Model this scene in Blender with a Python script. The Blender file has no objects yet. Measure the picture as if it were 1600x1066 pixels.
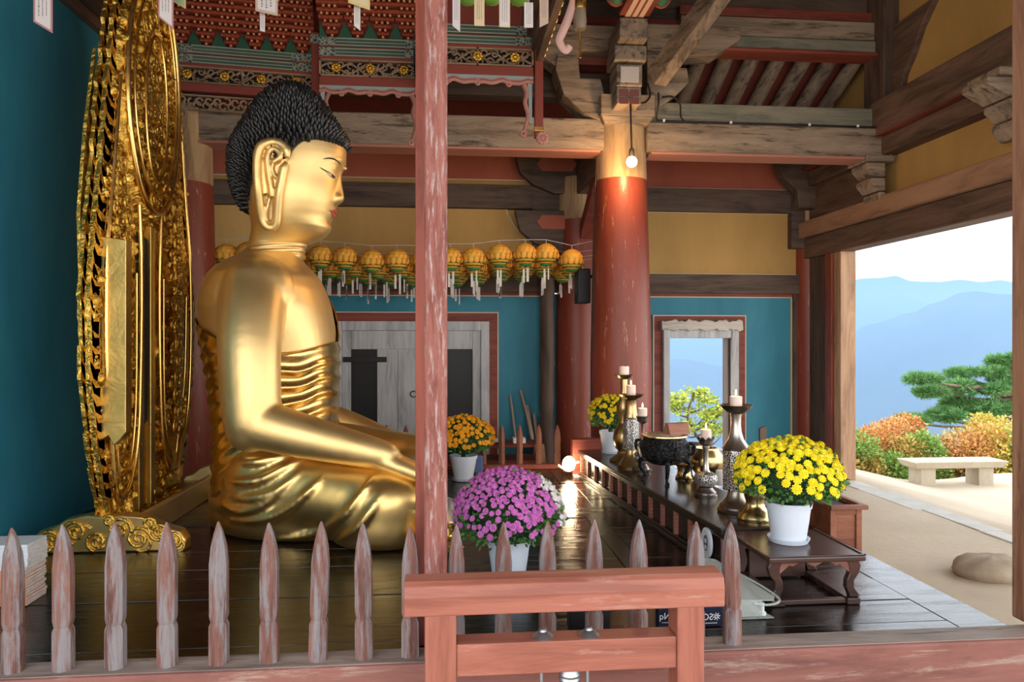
import bpy, bmesh, math, random
from mathutils import Vector, Matrix, noise
from mathutils.bvhtree import BVHTree
R = random.Random(7)
SC = bpy.context.scene
COL = SC.collection
PI = math.pi
# ------------------------------------------------------------------ camera, sky, exposure
EYE = 1.26                                  # eye height above the hall's wooden floor
FPX = 1111.0                                # focal length in pixels of the 1600 px frame
YAW = math.atan(100 / FPX)
CY, SY = math.cos(YAW), math.sin(YAW)
cam = bpy.data.cameras.new('camera')
cam.sensor_width = 36; cam.lens = 36 * FPX / 1600; cam.clip_end = 6000; cam.clip_start = 0.05
camo = bpy.data.objects.new('camera', cam); COL.objects.link(camo)
camo.location = (0, 0, EYE); camo.rotation_euler = (PI / 2, 0, -YAW)
SC.camera = camo
SC.view_settings.view_transform = 'Standard'; SC.view_settings.look = 'None'
SC.view_settings.gamma = 1; SC.view_settings.use_curve_mapping = False
SC.view_settings.exposure = 0.62
w = bpy.data.worlds.new('sky'); SC.world = w; w.use_nodes = True
nt = w.node_tree; nt.nodes.clear()
wo = nt.nodes.new('ShaderNodeOutputWorld'); bg = nt.nodes.new('ShaderNodeBackground')
tc = nt.nodes.new('ShaderNodeTexCoord'); sx = nt.nodes.new('ShaderNodeSeparateXYZ'); rp = nt.nodes.new('ShaderNodeValToRGB')
nt.links.new(tc.outputs['Generated'], sx.inputs[0]); nt.links.new(sx.outputs['Z'], rp.inputs[0])
rp.color_ramp.elements[0].position = 0.0; rp.color_ramp.elements[0].color = (1.0, 0.975, 0.94, 1)
rp.color_ramp.elements[1].position = 0.75; rp.color_ramp.elements[1].color = (0.84, 0.92, 1.0, 1)
nt.links.new(rp.outputs[0], bg.inputs[0]); bg.inputs[1].default_value = 2.6
nt.links.new(bg.outputs[0], wo.inputs[0])
SC.cycles.use_denoising = True
SC.cycles.max_bounces = 8; SC.cycles.diffuse_bounces = 5; SC.cycles.glossy_bounces = 4
SC.cycles.transmission_bounces = 6; SC.cycles.transparent_max_bounces = 8
SC.cycles.sample_clamp_indirect = 6.0

def ray(px, py):
    a, b = (px - 800) / FPX, (533 - py) / FPX
    return Vector((a * CY + SY, -a * SY + CY, b))
def onY(px, py, Y):
    r = ray(px, py); t = Y / r.y
    return Vector((r.x * t, Y, EYE + r.z * t))
def onX(px, py, X):
    r = ray(px, py); t = X / r.x
    return Vector((X, r.y * t, EYE + r.z * t))
def onZ(px, py, z=0.0):
    r = ray(px, py); t = (z - EYE) / r.z
    return Vector((r.x * t, r.y * t, z))
def lerp(a, b, t): return a + (b - a) * t
def interp(tab, x):
    """piecewise-smooth interpolation of a table [(x, y...)]"""
    if x <= tab[0][0]: return tab[0][1:] if len(tab[0]) > 2 else tab[0][1]
    for p, q in zip(tab, tab[1:]):
        if x <= q[0]:
            t = (x - p[0]) / (q[0] - p[0])
            if len(p) > 2: return tuple(lerp(a, b, t) for a, b in zip(p[1:], q[1:]))
            return lerp(p[1], q[1], t)
    return tab[-1][1:] if len(tab[-1]) > 2 else tab[-1][1]
def sinterp(tab, x):
    """smooth (monotone cubic) interpolation of a table"""
    n = len(tab)
    if x <= tab[0][0]: return tab[0][1:]
    if x >= tab[-1][0]: return tab[-1][1:]
    i = 0
    while tab[i + 1][0] < x: i += 1
    def slope(k, c):
        if k <= 0 or k >= n - 1: return (tab[min(k + 1, n - 1)][c] - tab[max(k - 1, 0)][c]) / (tab[min(k + 1, n - 1)][0] - tab[max(k - 1, 0)][0])
        d0 = (tab[k][c] - tab[k - 1][c]) / (tab[k][0] - tab[k - 1][0]); d1 = (tab[k + 1][c] - tab[k][c]) / (tab[k + 1][0] - tab[k][0])
        return 0.0 if d0 * d1 <= 0 else 2 * d0 * d1 / (d0 + d1)
    h = tab[i + 1][0] - tab[i][0]; t = (x - tab[i][0]) / h; out = []
    for c in range(1, len(tab[0])):
        a, b = tab[i][c], tab[i + 1][c]; m0, m1 = slope(i, c) * h, slope(i + 1, c) * h
        out.append((2 * t ** 3 - 3 * t * t + 1) * a + (t ** 3 - 2 * t * t + t) * m0 + (-2 * t ** 3 + 3 * t * t) * b + (t ** 3 - t * t) * m1)
    return tuple(out)
def spline(pts, n=8, closed=False):
    """Catmull-Rom through points"""
    pts = [Vector(p) for p in pts]; out = []; N = len(pts)
    for i in range(N if closed else N - 1):
        if closed: p0, p1, p2, p3 = pts[i - 1], pts[i], pts[(i + 1) % N], pts[(i + 2) % N]
        else: p0, p1, p2, p3 = pts[max(i - 1, 0)], pts[i], pts[i + 1], pts[min(i + 2, N - 1)]
        for k in range(n):
            t = k / n
            out.append(0.5 * ((2 * p1) + (p2 - p0) * t + (2 * p0 - 5 * p1 + 4 * p2 - p3) * t * t + (3 * p1 - p0 - 3 * p2 + p3) * t ** 3))
    if not closed: out.append(pts[-1])
    return out

# ------------------------------------------------------------------ mesh builder
class MB:
    def __init__(s): s.v = []; s.f = []
    def add(s, vs, fs):
        o = len(s.v); s.v += [Vector(p) for p in vs]; s.f += [tuple(i + o for i in f) for f in fs]; return s
    def box(s, c, d, M=None):
        c = Vector(c); h = Vector(d) / 2
        vs = [Vector((x * h.x, y * h.y, z * h.z)) for x in (-1, 1) for y in (-1, 1) for z in (-1, 1)]
        vs = [(M @ p if M else p) + c for p in vs]
        return s.add(vs, [(0, 1, 3, 2), (4, 6, 7, 5), (0, 4, 5, 1), (2, 3, 7, 6), (0, 2, 6, 4), (1, 5, 7, 3)])
    def span(s, a, b):
        a = Vector(a); b = Vector(b)
        return s.box((a + b) / 2, [abs(x) for x in (b - a)])
    def beam(s, a, b, w, h, up=(0, 0, 1)):
        a = Vector(a); b = Vector(b); d = (b - a); L = d.length; d.normalize()
        sd = d.cross(Vector(up)).normalized(); u = sd.cross(d)
        M = Matrix((d, sd, u)).transposed()
        return s.box((a + b) / 2, (L, w, h), M)
    def loft(s, rings, cap=True, closed=False):
        n = len(rings[0]); o = len(s.v); m = len(rings)
        for r in rings: s.v += [Vector(p) for p in r]
        for i in range(m if closed else m - 1):
            j = (i + 1) % m
            for k in range(n):
                l = (k + 1) % n
                s.f.append((o + i * n + k, o + i * n + l, o + j * n + l, o + j * n + k))
        if cap and not closed:
            s.f.append(tuple(o + k for k in reversed(range(n)))); s.f.append(tuple(o + (m - 1) * n + k for k in range(n)))
        return s
    def tube(s, pts, r, n=8, closed=False, flat=1.0, flatdir=None):
        pts = [Vector(p) for p in pts]; m = len(pts); rings = []
        prev = None
        for i, p in enumerate(pts):
            if closed: d = pts[(i + 1) % m] - pts[i - 1]
            else: d = pts[min(i + 1, m - 1)] - pts[max(i - 1, 0)]
            if d.length < 1e-9: d = Vector((0, 0, 1))
            d.normalize()
            if flatdir is not None: a = Vector(flatdir); a = (a - d * a.dot(d))
            elif prev is not None: a = prev - d * prev.dot(d)
            else: a = d.orthogonal()
            if a.length < 1e-6: a = d.orthogonal()
            a.normalize(); prev = a; b = d.cross(a)
            rr = r(i / max(m - 1, 1)) if callable(r) else (r[i] if isinstance(r, (list, tuple)) else r)
            rings.append([p + (a * math.cos(2 * PI * k / n) * flat + b * math.sin(2 * PI * k / n)) * rr for k in range(n)])
        return s.loft(rings, True, closed)
    def lathe(s, prof, c=(0, 0, 0), n=24, sx=1, sy=1, lobes=0, amp=0.0):
        c = Vector(c); rings = []
        for r, z in prof:
            r = max(r, 1e-4)
            rings.append([c + Vector((r * (1 + amp * math.cos(lobes * 2 * PI * k / n)) * math.cos(2 * PI * k / n) * sx,
                                      r * (1 + amp * math.cos(lobes * 2 * PI * k / n)) * math.sin(2 * PI * k / n) * sy, z)) for k in range(n)])
        return s.loft(rings)
    def ball(s, c, r, n=16, m=10, M=None):
        c = Vector(c); r = r if isinstance(r, (tuple, list)) else (r, r, r); rings = []
        for i in range(m + 1):
            t = -PI / 2 + PI * i / m; ct, st = max(math.cos(t), 1e-3), math.sin(t)
            ring = [Vector((r[0] * ct * math.cos(2 * PI * k / n), r[1] * ct * math.sin(2 * PI * k / n), r[2] * st)) for k in range(n)]
            rings.append([(M @ p if M else p) + c for p in ring])
        return s.loft(rings)
    def prism(s, poly, lo, hi, plane='XZ'):
        """polygon (a, b) extruded along the third axis from lo to hi"""
        def P(a, b, t):
            return {'XZ': (a, t, b), 'YZ': (t, a, b), 'XY': (a, b, t)}[plane]
        n = len(poly); o = len(s.v)
        s.v += [Vector(P(a, b, lo)) for a, b in poly] + [Vector(P(a, b, hi)) for a, b in poly]
        s.f += [tuple(o + i for i in reversed(range(n))), tuple(o + n + i for i in range(n))]
        s.f += [(o + i, o + (i + 1) % n, o + n + (i + 1) % n, o + n + i) for i in range(n)]
        return s
    def mesh(s, name, off=Vector((0, 0, 0))):
        me = bpy.data.meshes.new(name); me.from_pydata([tuple(p - off) for p in s.v], [], s.f)
        bm = bmesh.new(); bm.from_mesh(me); bmesh.ops.recalc_face_normals(bm, faces=bm.faces); bm.to_mesh(me); bm.free()
        return me
    def build(s, name, m, parent=None, smooth=None, bevel=0.0, origin=None):
        off = Vector((0, 0, 0))
        p = parent
        while p is not None: off += p.location; p = p.parent
        org = Vector(origin) - off if origin is not None else Vector((0, 0, 0))
        me = s.mesh(name, off + org)
        return link(name, me, m, parent, smooth, bevel, org)
def link(name, me, m, parent=None, smooth=None, bevel=0.0, loc=(0, 0, 0)):
    o = bpy.data.objects.new(name, me); COL.objects.link(o); o.parent = parent; o.location = loc
    if m: me.materials.append(m)
    if smooth is not None:
        me.shade_smooth(); me.set_sharp_from_angle(angle=math.radians(smooth))
    if bevel:
        b = o.modifiers.new('bevel', 'BEVEL'); b.width = bevel; b.segments = 2; b.limit_method = 'ANGLE'
    return o
def tag(o, label=None, cat=None, group=None, kind=None):
    for k, v in (('label', label), ('category', cat), ('group', group), ('kind', kind)):
        if v: o[k] = v
    return o
def thing(name, loc, label, cat, group=None, kind=None):
    o = bpy.data.objects.new(name, None); COL.objects.link(o); o.location = loc; o.empty_display_size = 0.1
    return tag(o, label, cat, group, kind)
def copy_tree(o, parent=None):
    c = o.copy(); COL.objects.link(c); c.parent = parent
    for ch in list(o.children): copy_tree(ch, c)
    return c
def fuse(mb, voxel, smooth=6, fac=0.5, name='fused'):
    """voxel-join the builder's overlapping closed shapes into one smooth skin; returns a mesh"""
    me = mb.mesh(name); o = bpy.data.objects.new(name, me); COL.objects.link(o)
    r = o.modifiers.new('r', 'REMESH'); r.mode = 'VOXEL'; r.voxel_size = voxel; r.adaptivity = 0
    if smooth:
        sm = o.modifiers.new('s', 'SMOOTH'); sm.iterations = smooth; sm.factor = fac
    dg = bpy.context.evaluated_depsgraph_get(); dg.update()
    out = bpy.data.meshes.new_from_object(o.evaluated_get(dg))
    bpy.data.objects.remove(o); bpy.data.meshes.remove(me); out.name = name
    return out
def mb_from(me):
    m = MB(); m.v = [v.co.copy() for v in me.vertices]; m.f = [tuple(p.vertices) for p in me.polygons]; return m

# ------------------------------------------------------------------ materials
def N(t, k, **kw):
    n = t.nodes.new(k)
    for a, b in kw.items():
        setattr(n, a, b)
    return n
def base_mat(name, color=(0.5, 0.5, 0.5), rough=0.6, metal=0.0, spec=0.5):
    m = bpy.data.materials.new(name); m.use_nodes = True; t = m.node_tree
    b = t.nodes['Principled BSDF']
    b.inputs['Base Color'].default_value = (*color, 1); b.inputs['Roughness'].default_value = rough
    b.inputs['Metallic'].default_value = metal; b.inputs['Specular IOR Level'].default_value = spec
    return m, t, b
def coords(t, scale, rnd=True):
    c = N(t, 'ShaderNodeTexCoord'); mp = N(t, 'ShaderNodeMapping'); mp.inputs['Scale'].default_value = scale
    t.links.new(c.outputs['Object'], mp.inputs['Vector'])
    if rnd:
        oi = N(t, 'ShaderNodeObjectInfo'); ml = N(t, 'ShaderNodeMath', operation='MULTIPLY'); ml.inputs[1].default_value = 37.0
        t.links.new(oi.outputs['Random'], ml.inputs[0]); t.links.new(ml.outputs[0], mp.inputs['Location'])
    return mp.outputs[0]
def ramp(t, fac, stops):
    r = N(t, 'ShaderNodeValToRGB'); e = r.color_ramp.elements
    while len(e) < len(stops): e.new(0.5)
    for x, (p, c) in zip(e, stops): x.position = p; x.color = (*c, 1)
    t.links.new(fac, r.inputs[0]); return r.outputs[0]
def noisetex(t, vec, scale, detail=4, rough=0.6, dist=0.0):
    n = N(t, 'ShaderNodeTexNoise'); n.inputs['Scale'].default_value = scale; n.inputs['Detail'].default_value = detail
    n.inputs['Roughness'].default_value = rough; n.inputs['Distortion'].default_value = dist
    t.links.new(vec, n.inputs['Vector']); return n.outputs['Fac']
def bump(t, b, h, s=0.3, d=0.01):
    n = N(t, 'ShaderNodeBump'); n.inputs['Strength'].default_value = s; n.inputs['Distance'].default_value = d
    t.links.new(h, n.inputs['Height']); t.links.new(n.outputs[0], b.inputs['Normal'])
def mixc(t, fac, a, b_):
    m = N(t, 'ShaderNodeMix', data_type='RGBA'); t.links.new(fac, m.inputs['Factor'])
    for s_, v in (('A', a), ('B', b_)):
        i = [x for x in m.inputs if x.name == s_ and x.type == 'RGBA'][0]
        if isinstance(v, tuple): i.default_value = (*v, 1)
        else: t.links.new(v, i)
    return [x for x in m.outputs if x.type == 'RGBA'][0]
AX = {'X': (0.12, 1, 1), 'Y': (1, 0.12, 1), 'Z': (1, 1, 0.12)}
def wood(name, c1, c2, axis='X', rough=0.6, chips=None, chip_at=0.57, scale=9.0, bmp=0.35, spec=0.4, chip_w=0.05):
    """grained timber; chips = colour of worn or flaked patches"""
    m, t, b = base_mat(name, c1, rough, 0, spec)
    v = coords(t, AX[axis]); n1 = noisetex(t, v, scale, 6, 0.7, 0.6)
    col = ramp(t, n1, [(0.36, tuple(x * .8 for x in c1)), (0.5, tuple((x + y) / 2 for x, y in zip(c1, c2))), (0.64, c2)])
    h = noisetex(t, v, scale * 3.2, 4, 0.7)
    if chips:
        n2 = noisetex(t, v, scale * 1.7, 8, 0.72, 0.3)
        f = ramp(t, n2, [(chip_at - chip_w, (0, 0, 0)), (chip_at + chip_w, (1, 1, 1))])
        col = mixc(t, f, col, chips)
    t.links.new(col, b.inputs['Base Color']); bump(t, b, h, bmp, 0.006)
    return m
def paint(name, c1, c2, rough=0.6, scale=1.5, streak=None, spec=0.3):
    m, t, b = base_mat(name, c1, rough, 0, spec)
    v = coords(t, (1, 1, 0.35)); n1 = noisetex(t, v, scale, 6, 0.65, 0.4)
    col = ramp(t, n1, [(0.3, c1), (0.7, c2)])
    if streak:
        n2 = noisetex(t, v, scale * 6, 8, 0.7, 1.0); f = ramp(t, n2, [(0.7, (0, 0, 0)), (0.74, (1, 1, 1))]); col = mixc(t, f, col, streak)
    t.links.new(col, b.inputs['Base Color']); bump(t, b, noisetex(t, v, 25, 4), 0.12, 0.004)
    return m
def metal(name, c1, c2, rough=0.3, scale=6, bmp=0.0, bscale=30):
    m, t, b = base_mat(name, c1, rough, 1.0)
    v = coords(t, (1, 1, 1)); n1 = noisetex(t, v, scale, 4)
    t.links.new(ramp(t, n1, [(0.3, c1), (0.7, c2)]), b.inputs['Base Color'])
    if bmp: bump(t, b, noisetex(t, v, bscale, 4, 0.6, 0.8), bmp, 0.01)
    return m
def leafy(name, cols, rough=0.6, trans=0.25):
    m, t, b = base_mat(name, cols[0], rough, 0, 0.25)
    g = N(t, 'ShaderNodeNewGeometry'); n = len(cols)
    t.links.new(ramp(t, g.outputs['Random Per Island'], [(i / max(n - 1, 1), c) for i, c in enumerate(cols)]), b.inputs['Base Color'])
    return m
def plain(name, c, rough=0.6, metal_=0.0, spec=0.4): return base_mat(name, c, rough, metal_, spec)[0]
def glow(name, c, s):
    m, t, b = base_mat(name, c, 0.5); b.inputs['Emission Color'].default_value = (*c, 1); b.inputs['Emission Strength'].default_value = s; return m

W_RED_X = wood('red_timber_x', (0.17, 0.032, 0.02), (0.26, 0.058, 0.036), 'X', 0.6)
W_RED_Y = wood('red_timber_y', (0.17, 0.032, 0.02), (0.26, 0.058, 0.036), 'Y', 0.6)
W_RED_Z = wood('red_timber_z', (0.16, 0.032, 0.02), (0.27, 0.065, 0.038), 'Z', 0.55, (0.46, 0.27, 0.18), 0.74)
W_OLD_X = wood('weathered_timber_x', (0.19, 0.135, 0.095), (0.34, 0.25, 0.18), 'X', 0.8, (0.07, 0.05, 0.038), 0.58)
W_OLD_Y = wood('weathered_timber_y', (0.17, 0.125, 0.09), (0.31, 0.23, 0.165), 'Y', 0.8, (0.07, 0.05, 0.038), 0.58)
W_OLD_Z = wood('weathered_timber_z', (0.16, 0.12, 0.08), (0.27, 0.20, 0.14), 'Z', 0.8, (0.08, 0.06, 0.05), 0.62)
W_GREEN_X = wood('greenish_old_timber', (0.16, 0.165, 0.12), (0.27, 0.23, 0.17), 'X', 0.8, (0.10, 0.075, 0.06), 0.62)
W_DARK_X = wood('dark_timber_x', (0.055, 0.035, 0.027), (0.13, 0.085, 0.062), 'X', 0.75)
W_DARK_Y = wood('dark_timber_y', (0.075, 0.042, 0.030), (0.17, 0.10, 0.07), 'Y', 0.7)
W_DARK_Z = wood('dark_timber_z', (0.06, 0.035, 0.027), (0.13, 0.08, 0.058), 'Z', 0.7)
W_TAN_Y = wood('tan_timber_y', (0.27, 0.14, 0.085), (0.40, 0.23, 0.14), 'Y', 0.6)
W_TAN_Z = wood('tan_timber_z', (0.30, 0.16, 0.09), (0.46, 0.28, 0.16), 'Z', 0.6)
P_TEAL = paint('teal_plaster', (0.018, 0.15, 0.225), (0.045, 0.255, 0.35), 0.55, 1.3, (0.16, 0.30, 0.36))
P_OCHRE = paint('ochre_plaster', (0.40, 0.235, 0.075), (0.52, 0.32, 0.11), 0.8, 1.6)
P_REDPANEL = paint('red_panel_paint', (0.33, 0.085, 0.05), (0.42, 0.12, 0.075), 0.75, 1.6, (0.5, 0.3, 0.25))
M_CREAM = plain('cream_line', (0.62, 0.5, 0.36), 0.7)
M_BLACK = plain('black', (0.012, 0.011, 0.011), 0.5)
M_WHITE = plain('white', (0.78, 0.78, 0.78), 0.5)
# ------------------------------------------------------------------ the hall: floor, walls, columns, beams, roof
YR, YB, XF, XL = 6.9, 8.5, 4.41, -2.66        # inner column row, far wall, right facade, left wall
GZ = -0.32                                    # earth level outside the raised floor
def struct(o, label, cat): return tag(o, label, cat, None, 'structure')

def lacquer():
    m, t, b = base_mat('dark_lacquered_boards', (0.02, 0.012, 0.008), 0.16, 0, 0.5)
    v = coords(t, (0.25, 2.2, 1), False)
    n = noisetex(t, v, 5, 8, 0.7, 0.4)
    t.links.new(ramp(t, n, [(0.35, (0.004, 0.003, 0.0025)), (0.52, (0.012, 0.007, 0.005)), (0.68, (0.035, 0.020, 0.013))]), b.inputs['Base Color'])
    rr = N(t, 'ShaderNodeMapRange'); rr.inputs['From Min'].default_value = 0.40; rr.inputs['From Max'].default_value = 0.66; rr.inputs['To Min'].default_value = 0.05; rr.inputs['To Max'].default_value = 0.34
    t.links.new(noisetex(t, v, 5, 8, 0.7, 0.6), rr.inputs['Value']); t.links.new(rr.outputs[0], b.inputs['Roughness'])
    bump(t, b, noisetex(t, v, 11, 8, 0.75, 0.3), 0.30, 0.005); b.inputs['Coat Weight'].default_value = 0.0; b.inputs['Coat Roughness'].default_value = 0.1
    return m
M_LACQ = lacquer()
fl = MB(); y = 2.77; k = 0
rr_ = random.Random(3)
while y < 7.0:
    wd = rr_.uniform(0.22, 0.34); y2 = min(y + wd, 7.02)
    dz = rr_.uniform(-0.002, 0.002)
    fl.span((-2.66, y + 0.0012, -0.06 + dz), (0.98, y2 - 0.0012, dz)); fl.span((1.103, y + 0.002, -0.06), (2.24, y2 - 0.002, -dz))
    y = y2
fl.span((0.984, 2.77, -0.06), (1.10, 7.02, 0.001))
fl.span((2.244, 2.77, -0.075), (2.47, 4.9, 0.0)); fl.span((2.244, 4.905, -0.075), (2.47, 7.05, -0.001))
floor = fl.build('floor', M_LACQ, None, None, 0.0018); struct(floor, 'dark glossy lacquered plank floor of the hall', 'floor')
fs = MB(); fs.span((2.30, 2.78, GZ), (2.42, 7.0, -0.076)); fs.span((-2.7, 7.03, GZ), (2.42, 7.10, -0.02))
tag(fs.build('trim_1', W_DARK_Y), kind='structure')

# earth and yard
def sand():
    m, t, b = base_mat('sandy_earth', (0.4, 0.3, 0.2), 0.95, 0, 0.1)
    v = coords(t, (1, 1, 1), False)
    t.links.new(ramp(t, noisetex(t, v, 0.9, 8, 0.65), [(0.3, (0.45, 0.37, 0.275)), (0.7, (0.57, 0.475, 0.36))]), b.inputs['Base Color'])
    bump(t, b, noisetex(t, v, 14, 8, 0.75), 0.4, 0.02); return m
M_SAND = sand()
def ground_z(x, y):
    z = GZ
    if x > 4.7: z -= min((x - 4.7) * 0.22, 0.37)
    if y > 8.7: z -= min((y - 8.7) * 0.12, 0.5) * (1 if x < 4.7 else 0)
    return z + 0.012 * noise.noise(Vector((x * 1.1, y * 1.1, 0)))
g = MB(); nx, ny = 70, 80; x0, x1, y0, y1 = -6, 9.6, -6, 10.4
def edge(x): return 9.9 + 0.25 * math.sin(x * 1.7) - max(0, (x - 5.5)) * 0.05
rows = []
for j in range(ny + 1):
    for i in range(nx + 1):
        x = lerp(x0, x1, i / nx); yy = lerp(y0, edge(x), j / ny)
        g.v.append(Vector((x, yy, ground_z(x, yy) - (0.5 if j == ny else 0))))
for j in range(ny):
    for i in range(nx):
        a = j * (nx + 1) + i; g.f.append((a, a + 1, a + nx + 2, a + nx + 1))
struct(g.build('yard_ground', M_SAND, None, 60), 'sandy earth of the yard beyond the doorway', 'ground')
ts = MB(); yy = 3.0
while yy < 8.0:
    L = R.uniform(0.5, 0.9)
    ts.span((4.36 + R.uniform(-.04, .04), yy, GZ - 0.1), (4.60 + R.uniform(-.05, .05), min(yy + L - 0.012, 8.1), GZ + 0.010 + R.uniform(-.004, .003))); yy += L
M_STONE = paint('grey_stone', (0.44, 0.42, 0.38), (0.58, 0.55, 0.50), 0.85, 4)
tag(ts.build('trim_2', M_STONE, None, None, 0.012), 'flat grey stone threshold strip across the doorway', None, None, 'structure')

# left wall (behind the halo)
wl = MB(); wl.span((XL - 0.12, 1.9, -0.02), (XL, 6.7, 3.62))
struct(wl.build('wall_left', P_TEAL), 'dark teal painted wall at the left of the photo', 'wall')
b = MB(); b.span((XL - 0.15, 1.9, 3.60), (XL + 0.06, 6.8, 3.68)); b.span((XL - 0.15, 1.9, 3.69), (XL + 0.13, 6.8, 4.0)); b.span((XL - 0.15, 1.9, 4.01), (XL + 0.02, 6.8, 4.9))
struct(b.build('wooden_beam', W_DARK_Y, None, None, 0.01), 'dark beam along the top of the teal left wall', 'beam')
for (yy, zz, s) in ((5.05, 3.72, .07), ):
    q = MB(); q.ball((XL + 0.10, yy, zz), (s, s, s * 1.6)); q.build('wall_peg', W_TAN_Z, None, 60)
    tag(bpy.data.objects['wall_peg'], 'pale rounded peg end under the beam left of the gilded halo', 'peg')

wl2 = MB(); wl2.span((-3.4, 6.72, GZ - .2), (-3.25, 8.9, 5.0)); tag(wl2.build('wall_left_rear', W_DARK_Y), 'dark boards closing the aisle behind the halo', None, None, 'structure')
wl2 = MB(); wl2.span((-3.4, 6.72, 3.4), (-2.2, 6.80, 5.0)); tag(wl2.build('wall_left_gable', W_DARK_X), 'dark boards above the left column', None, None, 'structure')
# columns: red shaft, ochre upper part
def column(name, x, y, r0, r1, z0, z1, zs, label, pr=None, n=40):
    t = thing(name, (x, y, z0), label, 'column', None, 'structure')
    m = MB(); prof = []
    def rad(z): return lerp(r0, r1, max(0, (z - 1.0) / (z1 - 1.0)) ** 1.2) if z > 1.0 else lerp(r0 * 0.97, r0, (z - z0) / (1.0 - z0))
    zz = [lerp(z0, zs, i / 14) for i in range(15)]
    MB().lathe([(rad(z), z) for z in zz], (x, y, 0), n).build('shaft', P_COLUMN, t, 40)
    zz = [lerp(zs, z1, i / 6) for i in range(7)]
    MB().lathe([(rad(z) - 0.001, z) for z in zz], (x, y, 0), n).build('upper_shaft', P_COLTOP, t, 40)
    return t
def colpaint():
    m, t, b = base_mat('red_column_paint', (0.3, 0.07, 0.04), 0.42, 0, 0.45)
    v = coords(t, (1, 1, 0.16), False)
    col = ramp(t, noisetex(t, v, 5, 7, 0.7, 0.5), [(0.3, (0.17, 0.028, 0.016)), (0.72, (0.27, 0.055, 0.028))])
    f = ramp(t, noisetex(t, v, 22, 8, 0.75, 0.5), [(0.60, (0, 0, 0)), (0.64, (1, 1, 1))])
    t.links.new(mixc(t, f, col, (0.40, 0.20, 0.13)), b.inputs['Base Color']); bump(t, b, noisetex(t, v, 30, 5), 0.3, 0.006); return m
P_COLUMN = colpaint()
P_COLTOP = wood('ochre_column_top', (0.36, 0.22, 0.11), (0.50, 0.33, 0.18), 'Z', 0.7, None)
column('wooden_column', 1.70, 6.9, 0.30, 0.235, -0.02, 3.42, 2.83, 'thick round red column with ochre top behind the hanging bulb')
column('wooden_column', -2.47, 6.9, 0.30, 0.25, -0.02, 3.42, 2.72, 'red column with ochre top between the halo and the statue')
column('wooden_column', 1.56, 8.45, 0.27, 0.24, GZ, 3.2, 2.7, 'dark red round column at the far wall beside the lanterns')
column('wooden_column', 4.50, 8.52, 0.20, 0.19, GZ, 3.2, 2.62, 'narrow red column in the far right corner of the hall')
pk = MB(); prof = [(0.085 + 0.02 * noise.noise(Vector((0, i * 0.7, 3))), lerp(GZ, 2.0, i / 16)) for i in range(17)]
pk.lathe(prof, (1.16, 8.30, 0), 12)
struct(pk.build('wooden_post', W_DARK_Z, None, 50), 'dark gnarled post beside the teal panel at the far wall', 'post')

# column heads and bracket sets
def wing(m, pts, lo, hi, plane='XZ'): m.prism(pts, lo, hi, plane)
hd = thing('column_head', (1.70, 6.9, 3.40), 'weathered wooden capital on top of the thick red column', 'capital', None, 'structure')
m = MB(); m.box((1.70, 6.88, 3.50), (0.52, 0.54, 0.20)); m.loft([[(1.70 + sx * s, 6.88 + sy * s, z) for sx, sy in ((-1, -1), (1, -1), (1, 1), (-1, 1))] for s, z in ((.21, 3.33), (.255, 3.40))])
m.build('capital', W_OLD_X, hd, None, 0.008)
m = MB()   # bracket arm to the left with its curved belly
m.prism([(1.50, 3.36), (1.30, 3.44), (1.10, 3.62), (1.02, 3.86), (1.04, 4.0), (1.24, 4.0), (1.26, 3.78), (1.46, 3.78), (1.50, 3.62)], 6.72, 7.0)
m.build('bracket_arm', W_OLD_X, hd, None, 0.01)
m = MB(); m.prism([(1.02, 3.90), (0.90, 3.98), (0.80, 4.10), (0.62, 4.18), (0.56, 4.30), (1.60, 4.30), (1.60, 4.06), (1.26, 4.06), (1.24, 3.94)], 6.74, 6.98)
m.build('bracket_arm', W_OLD_X, hd, None, 0.01)
m = MB(); m.prism([(1.92, 3.42), (2.04, 3.52), (2.22, 3.66), (2.34, 3.78), (2.32, 3.92), (2.12, 3.92), (2.10, 4.02), (2.62, 4.06), (2.86, 4.22), (2.86, 4.34), (1.92, 4.34)], 6.74, 6.98)
m.build('bracket_arm', W_OLD_X, hd, None, 0.01)
m = MB()
for (yy, z0, z1, dx, dp) in ((6.42, 3.44, 3.60, .115, .30), (6.40, 3.60, 3.80, .12, .34), (6.36, 3.82, 3.96, .15, .40), (6.25, 3.97, 4.16, .13, .5)):
    m.span((1.66 - dx, yy, z0), (1.66 + dx, 6.7, z1))
m.build('stepped_bracket', W_OLD_Y, hd, None, 0.012)
M_DOTPANEL = plain('pale_painted_block', (0.55, 0.47, 0.42), 0.7)
m = MB(); m.span((1.575, 6.392, 3.635), (1.745, 6.399, 3.775)); m.build('painted_face', M_DOTPANEL, hd)
m = MB()
for sx_ in (-.05, .05):
    for z in (3.47, 3.545): m.span((1.66 + sx_ - .04, 6.411, z - .03), (1.66 + sx_ + .04, 6.419, z + .03))
m.build('painted_face', plain('dark_red_block', (0.16, 0.05, 0.045), 0.7), hd)

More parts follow.
